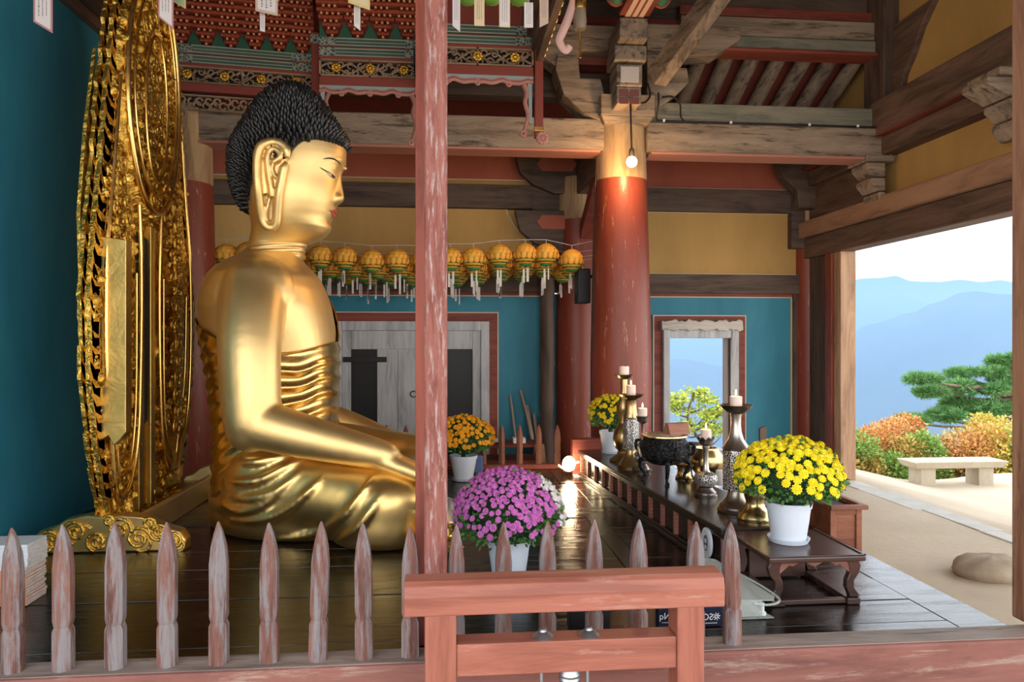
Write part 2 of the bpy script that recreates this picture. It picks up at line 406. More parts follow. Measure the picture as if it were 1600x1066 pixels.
# the cross beam coming from the column head towards the viewer, red and cream striped below, scalloped green sides
cb = thing('painted_cross_beam', (1.66, 6.25, 4.16), 'painted cross beam with red and cream stripes above the thick column', 'beam', None, 'structure')
m = MB(); m.span((1.52, 2.4, 4.17), (1.80, 6.25, 4.42)); m.build('beam', W_RED_Y, cb, None, 0.01)
M_STRIPE = plain('cream_stripe', (0.62, 0.42, 0.34), 0.7); M_GRN = plain('scallop_green', (0.05, 0.16, 0.09), 0.7)
m = MB(); m.span((1.575, 2.4, 4.163), (1.745, 6.25, 4.1695)); m.build('stripe', M_STRIPE, cb)
m = MB()
for dx in (-.03, .03): m.span((1.66 + dx - .008, 2.4, 4.158), (1.66 + dx + .008, 6.25, 4.1625))
m.build('stripe', W_RED_Y, cb)
m = MB()
for s in (-1, 1):
    for k in range(16): m.ball((1.66 + s * 0.20, 6.1 - k * 0.235, 4.36), (0.10, 0.125, 0.17), 12, 8)
m.build('scalloped_edge', M_GRN, cb, 60)
m = MB()
for s in (-1, 1):
    for k in range(16): m.tube([(1.66 + s * (0.20 + 0.103 * math.cos(a)), 6.1 - k * 0.235 , 4.36 + 0.173 * math.sin(a)) for a in [i * PI / 8 for i in range(16)]], 0.012, 5, True)
m.build('scalloped_edge', plain('scallop_red', (0.35, 0.08, 0.05), 0.7), cb, 60)

# long lateral beams over the inner row
def beamx(x0_, x1_, yf, yb, z0, z1, mt, label, bev=0.015):
    return struct(MB().span((x0_, yf, z0), (x1_, yb, z1)).build('wooden_beam', mt, None, None, bev), label, 'beam')
beamx(-2.42, 1.50, 6.74, 7.0, 3.10, 3.40, W_OLD_X, 'weathered beam over the lanterns, left of the thick column')
beamx(1.92, 4.66, 6.74, 7.0, 3.095, 3.385, W_OLD_X, 'lower weathered beam right of the hanging bulb')
beamx(1.95, 4.72, 6.80, 7.02, 3.395, 3.60, W_GREEN_X, 'upper greenish weathered beam carrying the black cable')
t_ = MB(); t_.span((-2.42, 6.73, 3.075), (1.46, 6.98, 3.098)); t_.span((1.96, 6.73, 3.07), (4.4, 6.98, 3.093)); 
tag(t_.build('trim_3', plain('pink_red_edge', (0.42, 0.17, 0.12), 0.7)), 'pinkish red painted edge under the weathered beams', None, None, 'structure')
# purlin group top right
beamx(2.30, 4.70, 6.86, 7.06, 4.31, 4.50, W_OLD_X, 'cracked weathered purlin at the top right of the photo')
beamx(2.30, 4.66, 6.84, 7.04, 4.18, 4.30, W_GREEN_X, 'greenish squared timber below the cracked purlin')
beamx(2.30, 4.62, 6.80, 7.04, 4.135, 4.175, W_RED_X, 'thin red batten under the greenish timber')
beamx(2.30, 4.70, 6.90, 7.08, 4.52, 4.62, W_RED_X, 'red board above the cracked purlin')
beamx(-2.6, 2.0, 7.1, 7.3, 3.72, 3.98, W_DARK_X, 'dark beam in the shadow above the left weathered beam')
beamx(-0.2, 1.5, 6.95, 7.15, 4.10, 4.32, W_OLD_X, 'weathered timber behind the canopy corner')
beamx(-0.2, 1.6, 6.92, 7.16, 3.99, 4.09, W_RED_X, 'red batten under the timber behind the canopy corner')
# diagonal brace from the column head
br = MB().beam((1.93, 6.45, 3.70), (2.56, 4.9, 4.62), 0.14, 0.20); 
W_BRACE = wood('brace_timber', (0.11, 0.08, 0.058), (0.25, 0.18, 0.13), 'Y', 0.8, (0.06, 0.045, 0.035), 0.58)
struct(br.build('wooden_brace', W_BRACE, None, None, 0.012), 'slanting squared brace rising from the thick column head', 'brace')
# tie beam from the inner column to the far wall
tb = MB().span((1.50, 7.18, 2.98), (1.72, 8.3, 3.34)); struct(tb.build('wooden_beam', W_DARK_Y, None, None, 0.02), 'dark tie beam running back from the thick column', 'beam')
tb = MB().prism([(7.3, 2.98), (8.2, 2.45), (8.2, 2.62), (7.55, 2.98)], 1.53, 1.69, 'YZ'); struct(tb.build('wooden_brace', W_RED_Y, None, None, 0.01), 'red slanted strut under the dark tie beam', 'brace')

# aisle roof: red soffit with weathered rafters
so = MB(); so.add([(-3.4, 6.95, 4.42), (4.75, 6.95, 4.42), (4.75, 8.95, 3.52), (-3.4, 8.95, 3.52), (-3.4, 6.95, 4.48), (4.75, 6.95, 4.48), (4.75, 8.95, 3.58), (-3.4, 8.95, 3.58)], [(0, 1, 2, 3), (4, 7, 6, 5), (0, 4, 5, 1), (3, 2, 6, 7), (0, 3, 7, 4), (1, 5, 6, 2)])
struct(so.build('aisle_ceiling', paint('soffit_red', (0.15, 0.03, 0.022), (0.21, 0.045, 0.03), 0.8)), 'dark red sloping boards of the aisle roof', 'ceiling')
x = 2.33; i = 0
while x < 4.3:
    rf = MB().tube([(x, 7.12, 4.243), (x + 0.02, 8.34, 3.69)], 0.08, 10)
    o = rf.build('rafter', W_OLD_Y, None, 50)
    tag(o, 'weathered round rafter of the sloping aisle roof, ' + ('first', 'second', 'third', 'fourth', 'fifth', 'sixth', 'seventh', 'eighth', 'ninth')[i] + ' from the brace', 'rafter', 'rafters of the aisle roof'); o['kind'] = 'thing'
    x += 0.28; i += 1
# roof over the nave
ce = MB(); ce.span((-3.4, 2.5, 4.92), (4.8, 7.0, 5.0)); ce.span((-2.8, 6.99, 4.4), (4.8, 7.1, 5.0))
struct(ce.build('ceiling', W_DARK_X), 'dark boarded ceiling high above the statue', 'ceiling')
for yy, lab in ((3.4, 'nearest'), (5.4, 'farthest')):
    struct(MB().span((1.9, yy, 4.70), (4.7, yy + 0.22, 4.91)).build('wooden_beam', W_DARK_X, None, None, 0.015), lab + ' dark roof timber under the boarded ceiling', 'beam')

# far wall
wb = thing('wall_back', (0, YB, GZ), 'far wall of teal, ochre and red panels between dark timbers', 'wall', None, 'structure')
MB().span((-3.0, YB + 0.02, 1.86), (5.0, YB + 0.2, 3.75)).build('plaster', P_OCHRE, wb)
def zb(y): return EYE + (533 - y) / FPX * 8.62
def panel(px0, px1, py0, py1, mt, cut=0.0, name='panel', steps=()):
    a = onY(px0, py0, YB - 0.0); b_ = onY(px1, py1, YB - 0.0)
    x0_, x1_, zt, z0 = a.x, b_.x, zb(py0), zb(py1)
    poly = [(x0_, z0), (x1_, z0)] + [(x1_ + dx, zt + dz) for dx, dz in steps] + ([] if steps else [(x1_, zt)]) + [(x0_, zt)]
    MB().prism(poly, YB - 0.012, YB + 0.03).build(name, mt, wb)
    tr = MB()
    for p, q in zip(poly, poly[1:] + poly[:1]): tr.beam((p[0], YB - 0.016, p[1]), (q[0], YB - 0.016, q[1]), 0.012, 0.012, (0, 1, 0))
    tr.build('panel_edging', M_CREAM, wb)
# right bay
panel(1000, 1258, 330, 427, P_OCHRE, steps=((0, -0.36), (-.10, -.22), (-.12, -.10), (-.155, -.06), (-.16, 0)))
panel(1000, 1286, 233, 292, P_REDPANEL, steps=((0, -0.46), (-.14, -.40), (-.20, -.10), (-.30, -.04), (-.42, 0)))
# left bay
panel(300, 832, 322, 430, P_OCHRE, steps=((0.0, -0.74), (-.02, -0.42), (-.20, -.30), (-.30, -.12), (-.33, 0)))
panel(300, 836, 222, 285, P_REDPANEL, steps=((0, -0.44), (-.16, -.34), (-.26, -.12), (-.28, 0)))
m = MB()
for (z0, z1, dp) in ((zb(330), zb(294), .10), (zb(458), zb(428), .07)):
    m.span((-3, YB - dp, z0), (5, YB + .05, z1))
m.span((1.0, YB - .106, 2.1), (2.0, YB + .02, 3.5))
m.span((4.2, YB - .12, 2.4), (4.9, YB + .02, 3.6))
m.build('timber', W_DARK_X, wb, None, 0.01)
for (za, zb_) in ((3.26, 3.42), (2.58, 2.74)):   # boat shaped bracket faces by the far column
    cx = 1.20
    m = MB(); m.prism([(cx - .42, zb_ + .06), (cx - .36, za - .02), (cx - .2, za - .16), (cx + .05, za - .26), (cx + .42, za - .26), (cx + .42, zb_ + .06)], YB - .2, YB - .1); m.build('bracket', W_DARK_X, wb, None, 0.01)
    m = MB(); m.prism([(cx - .16, (za + zb_) / 2), (cx - .10, za), (cx + .26, za), (cx + .32, (za + zb_) / 2), (cx + .26, zb_), (cx - .10, zb_)], YB - .212, YB - .2); m.build('red_hexagon', P_REDPANEL, wb)
# right facade corner brackets of the far wall
m = MB(); m.prism([(3.95, 3.42), (3.98, 3.28), (4.05, 3.18), (4.18, 3.08), (4.20, 2.86), (4.62, 2.86), (4.62, 3.42)], YB - .3, YB - .14); m.build('bracket', W_DARK_X, wb, None, 0.01)
# teal lower wall, with the window opening
WX0, WX1 = onY(1033, 600, YB).x, onY(1150, 600, YB).x
WZ1 = zb(513); WZ0 = zb(712)
DX0, DX1, DZ1 = onY(522, 600, YB).x, onY(764, 600, YB).x, zb(503)
m = MB(); tz = zb(460)
m.span((-3, YB, GZ - .2), (DX0, YB + .12, tz)); m.span((DX0, YB, DZ1), (DX1, YB + .12, tz)); m.span((DX1, YB, GZ - .2), (WX0, YB + .12, tz))
m.span((WX0, YB, WZ1), (WX1, YB + .12, tz)); m.span((WX0, YB, GZ - .2), (WX1, YB + .12, WZ0)); m.span((WX1, YB, GZ - .2), (4.9, YB + .12, tz))
m.build('teal_panel', P_TEAL, wb)
m = MB()   # cream lines and red frames round the teal panels
def frame(m, x0_, x1_, z0, z1, w_, dy, bottom=False):
    m.span((x0_ - w_, YB - dy, z0), (x0_, YB, z1 + w_)); m.span((x1_, YB - dy, z0), (x1_ + w_, YB, z1 + w_)); m.span((x0_, YB - dy, z1), (x1_, YB, z1 + w_))
TX0, TX1 = onY(846, 600, YB).x, onY(1236, 600, YB).x
frame(m, -3, TX0, GZ, tz - .02, .06, .03); frame(m, 1.9, TX1, GZ, tz - .02, .06, .03)
frame(m, DX0, DX1, GZ, DZ1, .10, .04); frame(m, WX0, WX1, WZ0, WZ1 + .05, .10, .04)
m.build('red_frame', W_RED_X, wb)
m = MB(); frame(m, -3, TX0 - .014, GZ, tz - .034, .012, .032); frame(m, 1.9, TX1 - .014, GZ, tz - .034, .012, .032)
frame(m, DX0 - .10, DX1 + .10, GZ, DZ1 + .10, .012, .042); frame(m, WX0 - .10, WX1 + .10, WZ0, WZ1 + .15, .012, .042)
m.build('cream_edging', M_CREAM, wb)
m = MB(); m.span((TX1 + .06, YB - .05, GZ), (4.25, YB + .02, tz + .02)); m.build('corner_board', W_DARK_Z, wb)

# far door (whitewashed frame, plank leaf, black slabs painted as shaded openings)
M_LIME = wood('whitewashed_wood', (0.40, 0.40, 0.42), (0.56, 0.56, 0.56), 'Z', 0.8, (0.28, 0.25, 0.22), 0.7)
dr = thing('door_1', ((DX0 + DX1) / 2, YB, GZ), 'whitewashed old plank door with openings painted black for shade in the far wall', 'door', None, 'structure')
m = MB(); fw = .10
m.span((DX0, YB - .10, GZ), (DX0 + fw, YB + .08, DZ1)); m.span((DX1 - fw, YB - .10, GZ), (DX1, YB + .08, DZ1)); m.span((DX0 + fw, YB - .10, DZ1 - .11), (DX1 - fw, YB + .08, DZ1))
m.span((DX0 + fw, YB - .06, GZ), (DX0 + fw + .10, YB + .08, DZ1 - .11)); m.span((DX1 - fw - .10, YB - .06, GZ), (DX1 - fw, YB + .08, DZ1 - .11)); m.span((DX0 + fw + .10, YB - .06, DZ1 - .33), (DX1 - fw - .10, YB + .08, DZ1 - .11))
m.build('frame', M_LIME, dr, None, 0.008)
xs = [onY(p, 600, YB).x for p in (543, 590, 654, 697, 747)]
m = MB(); m.span((xs[0], YB - .02, GZ), (xs[1], YB + .06, DZ1 - .30)); m.build('painted_dark_opening', M_BLACK, dr)
m = MB(); m.span((xs[3], YB - .02, GZ), (xs[4], YB + .06, DZ1 - .30)); m.build('painted_dark_opening', M_BLACK, dr)
for a, b_ in ((xs[1], (xs[1] + xs[2]) / 2 - .003), ((xs[1] + xs[2]) / 2, xs[2]), (xs[2] + .004, xs[3])):
    m = MB(); m.span((a, YB - .05, GZ), (b_, YB + .05, DZ1 - .33)); m.build('plank', M_LIME, dr, None, 0.004)
m = MB(); m.span((onY(537, 562, YB).x, YB - .07, zb(565)), (onY(605, 562, YB).x, YB - .05, zb(557))); m.build('hinge_bar', M_BLACK, dr)
m = MB(); c = onY(646, 616, YB - .065); m.tube([(c.x + .035 * math.cos(a), c.y, c.z + .035 * math.sin(a)) for a in [i * PI / 8 for i in range(16)]], .006, 6, True); m.build('ring_handle', M_BLACK, dr, 60)

# far window
wn = thing('window_1', ((WX0 + WX1) / 2, YB, WZ0), 'pale wooden window frame open to the sky right of the thick column', 'window', None, 'structure')
m = MB(); f1 = .085
m.span((WX0, YB - .10, WZ0), (WX0 + f1, YB + .14, WZ1)); m.span((WX1 - f1, YB - .10, WZ0), (WX1, YB + .14, WZ1)); m.span((WX0 + f1, YB - .10, WZ0), (WX1 - f1, YB + .14, WZ0 + .05)); m.span((WX0 + f1, YB - .08, WZ1 - .12), (WX1 - f1, YB + .14, WZ1))
m.build('frame', M_LIME, wn, None, 0.012)
m = MB(); hx = [lerp(WX0 - .03, WX1 + .03, i / 24) for i in range(25)]
rings = []
for i, x_ in enumerate(hx):
    d_ = .012 * math.sin(i * 1.3) + .01 * math.sin(i * 2.9)
    rings.append([(x_, YB - .15, WZ1 - .02 + d_), (x_, YB - .02, WZ1 - .03), (x_, YB - .02, WZ1 + .085 + d_), (x_, YB - .13, WZ1 + .09 - d_)])
m.loft(rings); m.build('header', wood('gnarled_pale_wood', (0.42, 0.38, 0.33), (0.58, 0.53, 0.47), 'X', 0.8, (0.25, 0.2, 0.17), 0.66), wn, 50)
m = MB(); m.span((WX1 - f1 - .03, YB - .03, WZ0), (WX1 - f1 + .005, YB + .14, WZ1 - .12)); m.build('sash_edge', W_DARK_Z, wn)

# right facade with the open doorway
wr = thing('wall_right', (XF, 5.5, GZ), 'right front wall of ochre panels and beams above the open doorway', 'wall', None, 'structure')
MB().span((XF + .06, 2.2, 2.5), (XF + .2, 8.6, 4.9)).build('ochre_plaster', P_OCHRE, wr)
JY = 7.62
m = MB(); m.span((XF - .05, 2.2, 2.27), (XF + .16, 8.4, 2.515)); m.build('lintel', W_DARK_Y, wr, None, 0.012)
m = MB(); m.span((XF - .12, 2.2, 2.52), (XF + .16, 8.45, 2.71)); m.build('upper_lintel', W_TAN_Y, wr, None, 0.012)
m = MB(); m.span((XF - .02, JY, GZ), (XF + .16, JY + .14, 2.27)); m.build('door_jamb', W_TAN_Z, wr, None, 0.006)
m = MB(); m.span((XF - .05, JY + .145, GZ), (XF + .12, JY + .28, 2.27)); m.build('door_jamb', W_RED_Z, wr, None, 0.006)
m = MB(); m.span((XF, JY + .285, GZ), (XF + .1, 8.5, 2.3)); m.build('side_panel', W_DARK_Z, wr)
m = MB(); m.span((XF - .16, 2.2, 3.32), (XF + .16, 8.2, 3.66)); m.build('long_beam', W_DARK_Y, wr, None, 0.015)
m = MB(); m.span((XF - .10, 2.2, 3.12), (XF + .1, 8.2, 3.30)); m.build('long_beam', W_DARK_Y, wr, None, 0.015)
m = MB(); m.span((XF - .165, 2.2, 3.303), (XF - .06, 8.2, 3.318)); m.build('red_batten', W_RED_Y, wr)
m = MB(); m.span((XF - .10, 6.7, 3.3), (XF + .1, 7.05, 4.9)); m.build('strut', W_DARK_Z, wr, None, 0.015)
m = MB()      # stepped bracket boards on the ochre panel
m.prism([(8.4, 2.72), (7.15, 2.72), (7.05, 2.86), (6.98, 3.02), (6.86, 3.08), (6.72, 3.12), (6.4, 3.20), (6.2, 3.3), (8.4, 3.3)], XF + .0, XF + .07, 'YZ'); m.build('bracket_board', W_DARK_Y, wr, None, 0.008)
m = MB(); m.prism([(7.15, 3.68), (6.6, 3.68), (6.55, 3.86), (6.42, 4.0), (6.30, 4.2), (6.1, 4.4), (7.15, 4.4)], XF, XF + .07, 'YZ'); m.build('bracket_board', W_DARK_Y, wr, None, 0.008)
m = MB(); p_ = [(8.4, 2.745), (7.13, 2.745), (7.03, 2.87), (6.96, 3.04), (6.84, 3.10), (6.70, 3.14), (6.3, 3.25)]
for a, b_ in zip(p_[1:], p_[2:]): m.beam((XF - .003, a[0] - .03, a[1]), (XF - .003, b_[0] - .03, b_[1]), .01, .012, (1, 0, 0))
m.build('panel_edging', M_CREAM, wr)
def bracket_end(cy, z0, lab, LL):
    t = thing('beam_end_bracket', (XF - .1, cy, z0), lab, 'bracket', None, 'structure')
    for k, (a, b_, L) in enumerate(((.0, .13, LL[0]), (.14, .27, LL[1]), (.28, .42, LL[2]))):
        m = MB(); m.prism([(XF - .06, z0 + a), (XF - .06 - L * .55, z0 + a), (XF - .06 - L, z0 + (a + b_) / 2 + .02), (XF - .06 - L, z0 + b_), (XF - .06, z0 + b_)], cy - .14, cy + .14); m.build('bracket_arm', W_OLD_X, t, None, 0.012)
    m = MB(); m.box((XF - .13, cy, z0 + .455), (LL[2] + .1, .34, .06)); m.build('bearing_block', W_OLD_X, t, None, 0.012)
bracket_end(6.87, 2.62, 'curved weathered bracket under the beam end at the right corner', (.07, .15, .20))
bracket_end(5.05, 2.80, 'large weathered bracket at the upper right beside the near post', (.13, .2, .38))
# near right door post and near thin post
m = MB(); a = onY(1574, 700, 2.86).x
W_POST = wood('brown_post', (0.20, 0.085, 0.05), (0.34, 0.18, 0.11), 'Z', 0.6, (0.12, 0.06, 0.045), 0.62)
m.span((a, 2.66, 0.08), (a + .17, 2.84, 4.9)); struct(m.build('door_post', W_POST, None, None, 0.01), 'brown timber post at the right edge of the photo', 'post')

# unseen eaves added over the open sides to cut the light indoors
ev = MB(); ev.add([(-4, 2.55, 4.9), (7, 2.55, 4.9), (7, -0.5, 3.3), (-4, -0.5, 3.3), (-4, 2.55, 5.0), (7, 2.55, 5.0), (7, -0.5, 3.4), (-4, -0.5, 3.4)], [(0, 1, 2, 3), (7, 6, 5, 4), (0, 4, 5, 1), (1, 5, 6, 2), (2, 6, 7, 3), (3, 7, 4, 0)])
ev.add([(4.7, 2.5, 4.6), (6.5, 2.5, 3.75), (6.5, 9.2, 3.75), (4.7, 9.2, 4.6), (4.7, 2.5, 4.7), (6.5, 2.5, 3.85), (6.5, 9.2, 3.85), (4.7, 9.2, 4.7)], [(0, 1, 2, 3), (7, 6, 5, 4), (0, 4, 5, 1), (1, 5, 6, 2), (2, 6, 7, 3), (3, 7, 4, 0)])
struct(ev.build('shading_eaves', W_DARK_Y), 'unseen overhanging eaves added to shade the hall', 'roof')
# ------------------------------------------------------------------ the seated gilded statue, facing +X
BY = 5.25                                   # its middle plane
def gold_mat(name, c1, c2, r1, r2, bmp=0.0, bs=8):
    m, t, b = base_mat(name, c1, r1, 1.0)
    v = coords(t, (1, 1, 1), False); n = noisetex(t, v, 3.0, 6, 0.6)
    t.links.new(ramp(t, n, [(0.3, c1), (0.7, c2)]), b.inputs['Base Color'])
    mr = N(t, 'ShaderNodeMapRange'); mr.inputs['To Min'].default_value = r1; mr.inputs['To Max'].default_value = r2
    t.links.new(noisetex(t, v, 6, 4), mr.inputs['Value']); t.links.new(mr.outputs[0], b.inputs['Roughness'])
    if bmp: bump(t, b, noisetex(t, v, bs, 5, 0.6, 0.5), bmp, 0.02)
    return m
G_SKIN = gold_mat('satin_gold', (0.79, 0.545, 0.225), (0.87, 0.64, 0.30), 0.42, 0.54)
G_SKIRT = gold_mat('soft_gold', (0.80, 0.52, 0.17), (0.90, 0.63, 0.26), 0.30, 0.44, 0.10, 5)
G_ROBE = gold_mat('polished_gold', (0.78, 0.49, 0.14), (0.88, 0.60, 0.22), 0.18, 0.34, 0.12, 5)
statue = thing('buddha_statue', (-1.2, BY, 0), 'large seated golden statue with black curled hair facing right', 'statue')

def elring(x0, x1, hw, z, n=48, cy=BY, e=2.3):
    cx, rx = (x0 + x1) / 2, (x1 - x0) / 2
    out = []
    for k in range(n):
        a = 2 * PI * k / n; c, s = math.cos(a), math.sin(a)
        out.append(Vector((cx + rx * math.copysign(abs(c) ** (2 / e), c), cy + hw * math.copysign(abs(s) ** (2 / e), s), z)))
    return out
def S(px, py, Y=BY): return onY(px, py, Y)

# --- torso, arms, hands (one skin)
TORSO = [(372, 394, 468, .14), (384, 390, 468, .15), (396, 378, 469, .17), (408, 358, 473, .29), (421, 344, 486, .46), (434, 336, 497, .58), (455, 326, 507, .62), (480, 321, 515, .62), (515, 323, 522, .58), (550, 328, 525, .54),
         (590, 335, 525, .52), (630, 340, 523, .53), (670, 345, 522, .56), (720, 346, 520, .58), (770, 346, 520, .58)]
def torso_ring(py, grow=1.0, n=48):
    b_, f_, hw = sinterp(TORSO, py)
    a, c = S(b_, py), S(f_, py); mid = (a.x + c.x) / 2
    return elring(mid + (a.x - mid) * grow, mid + (c.x - mid) * grow, hw * grow, a.z, n)
body = MB(); body.loft([torso_ring(r[0]) for r in TORSO])
def limb(m, pts, rads, n=20, flat=1.0, fd=None):
    sp = spline(pts, 8); k = len(pts) - 1
    rr = [lerp(rads[min(int(i / 8), k - 1)], rads[min(int(i / 8) + 1, k)], (i / 8) - min(int(i / 8), k - 1)) for i in range(len(sp))]
    m.tube(sp, rr, n, False, flat, fd)
    m.ball(sp[0], rr[0], 16, 10); m.ball(sp[-1], rr[-1] * flat if flat < 1 else rr[-1], 16, 10)
# near (right) arm
sh = S(398, 452, 4.78); ma = S(390, 540, 4.56); el = S(394, 654, 4.50); fm = S(480, 683, 4.46); wr_ = S(604, 713, 4.44)
body.ball(S(404, 462, 4.84), (.26, .27, .28), 20, 14)
limb(body, [sh, ma, el], [.215, .192, .172])
body.ball(el, .172, 16, 12); body.ball(el + Vector((-.01, 0, -.06)), .15, 16, 12)
limb(body, [el + Vector((.0, 0, -.02)), fm, wr_], [.165, .135, .088])
# near hand: a palm laid on the knee, five fingers drooping over its front
h0 = S(592, 716, 4.44); h1 = S(650, 738, 4.44); h2 = S(692, 770, 4.44)
def hand(m, w0, w1, w2, side):
    d = (w1 - w0).normalized()
    lat = Vector((0, side, 0))
    for i in range(9):                       # palm
        t = i / 8; c = w0.lerp(w1, t)
        m.ball(c, (.062, lerp(.085, .115, min(1, t * 1.6)), lerp(.078, .062, t)), 14, 10)
    for k, (o, L, r_) in enumerate(((-.085, .20, .027), (-.03, .24, .029), (.028, .23, .029), (.083, .18, .025))):
        b_ = w1 + lat * o + Vector((.02, 0, -.005)); e_ = w1 + lat * o * 1.05 + (w2 - w1).normalized() * L * .55 + Vector((0.01, 0, -.01))
        tip = e_ + Vector((.035, 0, -1)).normalized() * L * .5
        limb(m, [b_, e_, tip], [r_ * 1.1, r_, r_ * .75], 10)
    b_ = w0.lerp(w1, .35) + lat * .085; limb(m, [b_, b_ + d * .12 + lat * .05 + Vector((0, 0, -.01)), b_ + d * .24 + lat * .055 + Vector((0, 0, -.05))], [.036, .033, .023], 10)
hand(body, h0, h1, h2, 1)
# far (left) arm, its hand in the lap
sh2 = S(402, 452, 5.74); el2 = S(448, 640, 5.95); fm2 = S(545, 668, 5.98); wr2 = S(640, 705, 5.80)
body.ball(S(404, 462, 5.68), (.26, .27, .28), 20, 14)
limb(body, [sh2, S(420, 545, 5.93), el2], [.215, .19, .17]); limb(body, [el2, fm2, wr2], [.165, .135, .09])
hand(body, S(628, 700, 5.82), S(668, 716, 5.66), S(705, 742, 5.6), -1)
me = fuse(body, 0.0125, 14, 0.5, 'statue_body')

# --- head and neck: a shell shaped by its profile
HEAD = [  # py, back px, front px (without nose), half width
    (150, 440, 485, .14), (165, 412, 505, .22), (185, 395, 522, .27), (210, 384, 536, .31), (232, 378, 540.5, .325), (246, 376, 540, .33), (258, 376, 537.5, .333), (272, 377, 532, .335),
    (285, 378, 529, .335), (300, 381, 527.5, .332), (318, 386, 525, .318), (332, 391, 520.5, .30), (345, 394, 516.5, .278), (355, 395, 517, .255), (363, 394, 513, .232), (371, 392, 503.5, .208), (377, 390, 492, .19), (382, 388, 480.5, .178), (390, 385, 477, .175), (400, 378, 474, .185), (412, 366, 470, .23), (430, 350, 470, .32)]
NOSE = [(246, 0), (256, .4), (266, .7), (276, 2.6), (288, 6.2), (300, 9.6), (306, 11), (311, 10.6), (315, 7.5), (318, 2.0), (321, 0)]
LIPS = [(321, 0), (325, 2.2), (329, 3.6), (332, 1.8), (335, 3.6), (339, 2.8), (343, .6), (346, 0)]
SECT = {}
def head_pt(py, a):
    b_, f_, hw = sinterp(HEAD, py); P0, P1 = S(b_, py), S(f_, py)
    xm = lerp(P0.x, P1.x, .44); c, s = math.cos(a), math.sin(a)
    e = interp([(150, 2.0), (240, 2.25), (330, 2.15), (375, 2.1), (430, 2.0)], py)
    cc = math.copysign(abs(c) ** (2 / e), c); ss = math.copysign(abs(s) ** (2 / e), s)
    x = xm + (P1.x - xm if c > 0 else xm - P0.x) * cc; y = hw * ss
    pxm = (P1.x - P0.x) / (f_ - b_)
    if c > 0:
        nb = interp(NOSE, py); sg = interp([(246, .05), (276, .03), (300, .044), (308, .058), (320, .06)], py)
        x += nb * pxm * math.exp(-(y / sg) ** 2)
        if 296 < py < 320: x += 2.6 * pxm * math.exp(-((abs(y) - .058) / .02) ** 2) * math.exp(-((py - 309) / 7) ** 2)
        x += interp(LIPS, py) * pxm * math.exp(-(y / .075) ** 2)
        # brow ridge, eye socket, upper lid
        x += 1.4 * pxm * math.exp(-((py - (253 + 14 * (abs(y) - .11) ** 2 * 60)) / 4.5) ** 2) * math.exp(-((abs(y) - .12) / .11) ** 2)
        x -= 2.6 * pxm * math.exp(-((py - 266) / 7) ** 2) * math.exp(-((abs(y) - .085) / .06) ** 2)
        x += 1.9 * pxm * math.exp(-((py - 268) / 5) ** 2) * math.exp(-((abs(y) - .125) / .06) ** 2)
        x -= 1.5 * pxm * math.exp(-((py - 347) / 3) ** 2) * math.exp(-(y / .09) ** 2)
    if py < 231: cc_ = (231 - py) * .004; x -= cc_ * cc; y -= cc_ * ss
    for yy in (385, 392, 400):                # three folds of the neck
        g_ = math.exp(-((py + 4 * c - yy) / 1.7) ** 2) * .008
        x -= g_ * cc; y -= g_ * ss
    return Vector((x, BY + y, P0.z))
NP = 150; rows = []
pys = [216 + 214 * i / 200 for i in range(201)]
# horizontal sections tip slightly: the neck folds slope down towards the front
hm = MB(); rings = []
for py in pys:
    rings.append([head_pt(py, 2 * PI * k / NP) for k in range(NP)])
hm.loft(rings)
hmesh = hm
full = mb_from(me); full.add(hm.v, hm.f)
bo = full.build('body', G_SKIN, statue, 75)
HT = BVHTree.FromPolygons([tuple(p) for p in hm.v], hm.f)
ORG = Vector((0, 0, EYE))
def on_head(px, py, off=0.0):
    d = ray(px, py).normalized(); h = HT.ray_cast(ORG, d)
    if h[0] is None:
        h = HT.find_nearest(onY(px, py, BY - .1)); return h[0] + (h[1] if h[1].dot(d) < 0 else -h[1]) * off
    n = h[1] if h[1].dot(d) < 0 else -h[1]
    return h[0] + n * off
def mirror(p): return Vector((p.x, 2 * BY - p.y, p.z))
def both(pts): return [pts, [mirror(p) for p in pts]]
def stroke(m, pts, r0, n=6, taper=True):
    for q in both(pts):
        s_ = spline(q, 5); L = len(s_)
        m.tube(s_, [max(.0012, r0 * (math.sin(PI * min(1, (i + .6) / L)) ** .6 if taper else 1)) for i in range(L)], n)
M_INK = plain('dark_ink', (0.02, 0.012, 0.008), 0.5); M_LIP = plain('red_lip', (0.42, 0.085, 0.05), 0.45); M_EYE = plain('eye_white', (0.75, 0.66, 0.5), 0.3)
m = MB(); stroke(m, [on_head(x, y, .001) for x, y in ((505, 248.5), (513, 247.3), (521, 248.5), (528, 252.5), (532, 257.5))], .0055); m.build('eyebrow', M_INK, statue, 60)
m = MB(); stroke(m, [on_head(x, y, .002) for x, y in ((499.5, 261.5), (507, 266), (515, 270.5), (521, 275), (525, 280))], .005); m.build('eyelid_line', M_INK, statue, 60)
def patch(name, px, off, mt, par):
    pts = [on_head(x, y, off) for x, y in px]; m = MB()
    for q in both(pts):
        ax = sum(t_[0] for t_ in px) / len(px); ay = sum(t_[1] for t_ in px) / len(px); c = on_head(ax, ay, off)
        if q[0].y > BY: c = mirror(c)
        m.add(q + [c], [(i, (i + 1) % len(q), len(q)) for i in range(len(q))])
    return m.build(name, mt, par)
eye_ = patch('eye', ((509, 267.6), (513, 269.5), (517, 272), (521, 275.2), (525, 279.5), (521.5, 279), (517, 276.5), (512.5, 271.5)), .006, M_EYE, statue)
patch('pupil', ((516.6, 271.8), (520, 274.4), (522, 276.4), (522, 278.8), (519.6, 278), (516.8, 275.6)), .009, M_INK, eye_)
m = MB()
